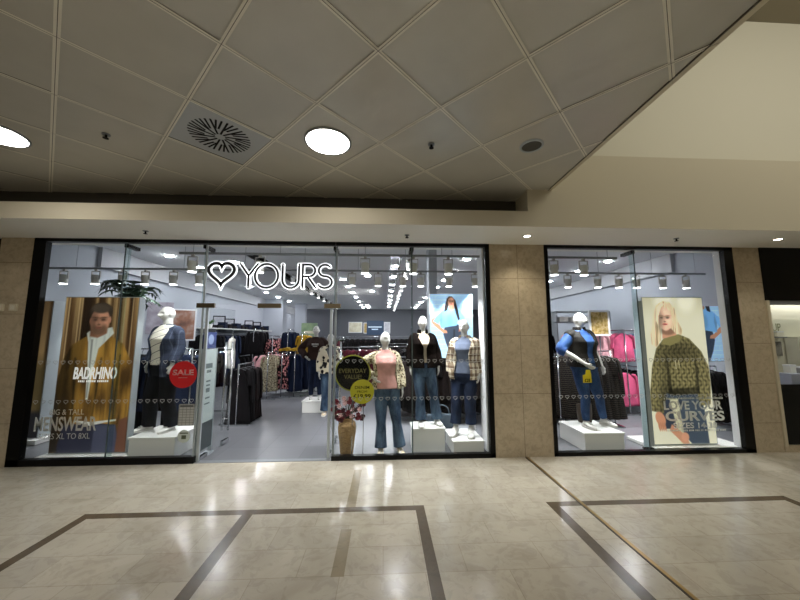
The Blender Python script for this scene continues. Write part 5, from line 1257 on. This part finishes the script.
def sprinkler(label, x, y, z):
    t = thing('sprinkler', label, 'sprinkler', (x, y, z)); b = MB(); b.cyl((0, 0, -.006), (0, 0, 0), .034, n=20); build('escutcheon', b, GREY, t); b = MB(); b.cyl((0, 0, -.035), (0, 0, -.005), .010, n=10); b.cyl((0, 0, -.040), (0, 0, -.036), .024, n=12); build('nozzle', b, MATTE, t)
sprinkler('small dark sprinkler on the ceiling tile left of the vent', -2.64, -1.73, HC - .002); sprinkler('small dark sprinkler on the ceiling right of the round light', .46, -1.72, HC - .002)
sprinkler('small sprinkler under the beam above the left window', -3.19, -.39, 3.11); sprinkler('small sprinkler under the beam above the pink jumper mannequin', .31, -.38, 3.11); sprinkler('small sprinkler under the beam above the knitwear poster', 4.2, -.41, 3.11)
def soffit_spot(label, x, y, e, col):
    t = thing('soffit_downlight', label, 'downlight', (x, y, 3.11)); b = MB(); b.lathe([(.062, 0), (.062, -.006), (.045, -.007), (.042, -.001)], n=28, cap=False); build('trim_ring', b, LGREY, t); b = MB(); b.cyl((0, 0, -.004), (0, 0, -.001), .043, n=24); build('lens', b, mat('soffit_lens', (255, 240, 215), .5, 0, 18 if e > 10 else 0.7), t)
    d = bpy.data.lights.new('lamp', 'SPOT'); d.energy = e; d.spot_size = R(110); d.spot_blend = .7; d.shadow_soft_size = .04; d.color = col; l = bpy.data.objects.new('lamp', d); COL.objects.link(l); l.parent = t; l.location = (0, 0, -.012)
soffit_spot('lit recessed downlight in the beam above the middle stone pillar', 2.0, -.42, 34, (1, .91, .74)); soffit_spot('dim recessed downlight in the beam above the right stone pillar', 5.72, -.44, 5, (1, .92, .78))
for k, x in enumerate((-5.32, -5.14)):
    s = thing('wall_sensor', ('left', 'right')[k] + ' of two small cream boxes on the left stone pillar', 'sensor', (x, 0, 2.11)); b = MB(); b.box(-.05, .05, -.028, 0, -.05, .05); build('sensor_case', b, mat('sensor_cream', (206, 196, 170), .6), s, bevel=.006); b = MB(); b.box(-.03, .03, -.030, -.028, -.03, .03); build('sensor_cover', b, mat('sensor_pale', (220, 214, 196), .6), s)

# ------------------------------------------------------------------ neighbouring shop at the right edge
sbox('wall_neighbour_sign', 5.95, 10, -.02, .08, 2.265, 3.11, BLACK)
sbox('wall_neighbour_base', 5.95, 10, -.01, .10, 0, .085, STONE)
sbox('trim_9', 5.95, 6.0, -.02, .06, .085, 2.265, mat('trim_cream', (196, 186, 160), .5))
r = bpy.data.objects.new('window_4', None); COL.objects.link(r); struct(r); b = MB(); b.box(6.0, 9.9, .03, .04, .085, 2.20); build('pane', b, GLASS, r); b = MB(); b.box(6.0, 9.9, .0, .07, 2.20, 2.265); build('window_frame', b, GREY, r); b = MB(); b.box(6.02, 9.9, .05, .07, .085, .97); build('window_panel', b, MATTE, r)
sbox('wall_neighbour_back', 6.0, 10, .50, .55, 0, 3.0, mat('neighbour_cream', (206, 202, 184), .7)); sbox('ceiling_neighbour', 6.0, 10, .04, .55, 2.7, 2.8, GREY)
s = thing('strip_light', 'white tube light at the top of the right neighbour window', 'strip light', (6.9, .30, 2.42)); b = MB(); b.box(-.7, 1.2, -.03, .03, -.02, .02); build('tube', b, mat('neighbour_tube', (255, 255, 250), .5, 0, 5.0), s); b = MB(); b.cyl((-.5, 0, .02), (-.5, 0, .28), .004, n=6); b.cyl((1, 0, .02), (1, 0, .28), .004, n=6); build('wires', b, GREY, s)
s = thing('wall_sign', 'cream board with small UP lettering in the right neighbour window', 'sign', (6.72, .47, 1.78)); b = MB(); b.box(-.25, .5, 0, .02, -.08, .22); build('board', b, mat('board_cream', (222, 220, 200), .6), s); text('sign_lettering', 'UP', .15, .13, -.03, -.001, .08, mat('letter_olive', (126, 130, 90), .6), s)
s = thing('display_cabinet', 'pale cabinet with three dark knobs in the right neighbour shop', 'cabinet', (6.98, .38, .97)); b = MB(); b.box(-.16, .5, -.08, .10, 0, .72); build('cabinet_body', b, mat('cabinet_pale', (196, 194, 180), .6), s)
for k in range(3):
    b = MB(); b.cyl((-.02, -.09, .58 - k * .16), (-.02, -.08, .58 - k * .16), .022, n=16); build('knob', b, MATTE, s)
s = thing('counter', 'grey blue counter top in the right neighbour shop', 'counter', (6.85, .22, 0)); b = MB(); b.box(-.5, 1.2, -.12, .12, .85, 1.12); build('counter_front', b, mat('counter_blue', (150, 154, 172), .5), s); b = MB(); b.box(-.5, 1.2, -.10, .12, 0, .85); build('counter_body', b, MATTE, s)
for k, (x, z, w_, h_, c) in enumerate(((6.56, 1.12, .10, .13, (226, 226, 220)), (6.70, 1.12, .09, .10, (150, 146, 150)), (6.62, 1.70, .12, .09, (226, 222, 206)))):
    t = thing('gift_box', ('white', 'mauve', 'cream')[k] + ' box in the right neighbour shop window', 'box', (x, .42 if k == 2 else .27, z)); b = MB(); b.box(-w_ / 2, w_ / 2, -.05, .05, 0, h_); build('box_body', b, mat(f'box_colour_{k}', c, .6), t, bevel=.004); b = MB(); b.box(-w_ / 2 - .003, w_ / 2 + .003, -.053, .053, h_ * .8, h_ + .003); build('box_lid', b, WHITEM, t)
    if k == 2: b = MB(); b.box(-.1, .1, -.06, .08, -.02, 0); build('ledge', b, GREY, t)
s = thing('wall_photo', 'small grey photo on the wall of the right neighbour shop', 'picture', (6.66, .46, 1.38)); b = MB(); b.box(-.07, .07, 0, .02, 0, .24); build('photo', b, m_blur('photo_grey', [(.3, (90, 88, 84)), (.7, (150, 146, 138))], 8), s)
area_light('neighbour_lamp', (7.2, .28, 2.66), (7.2, .28, 0), 1.6, .2, 22, (1, .97, .9))
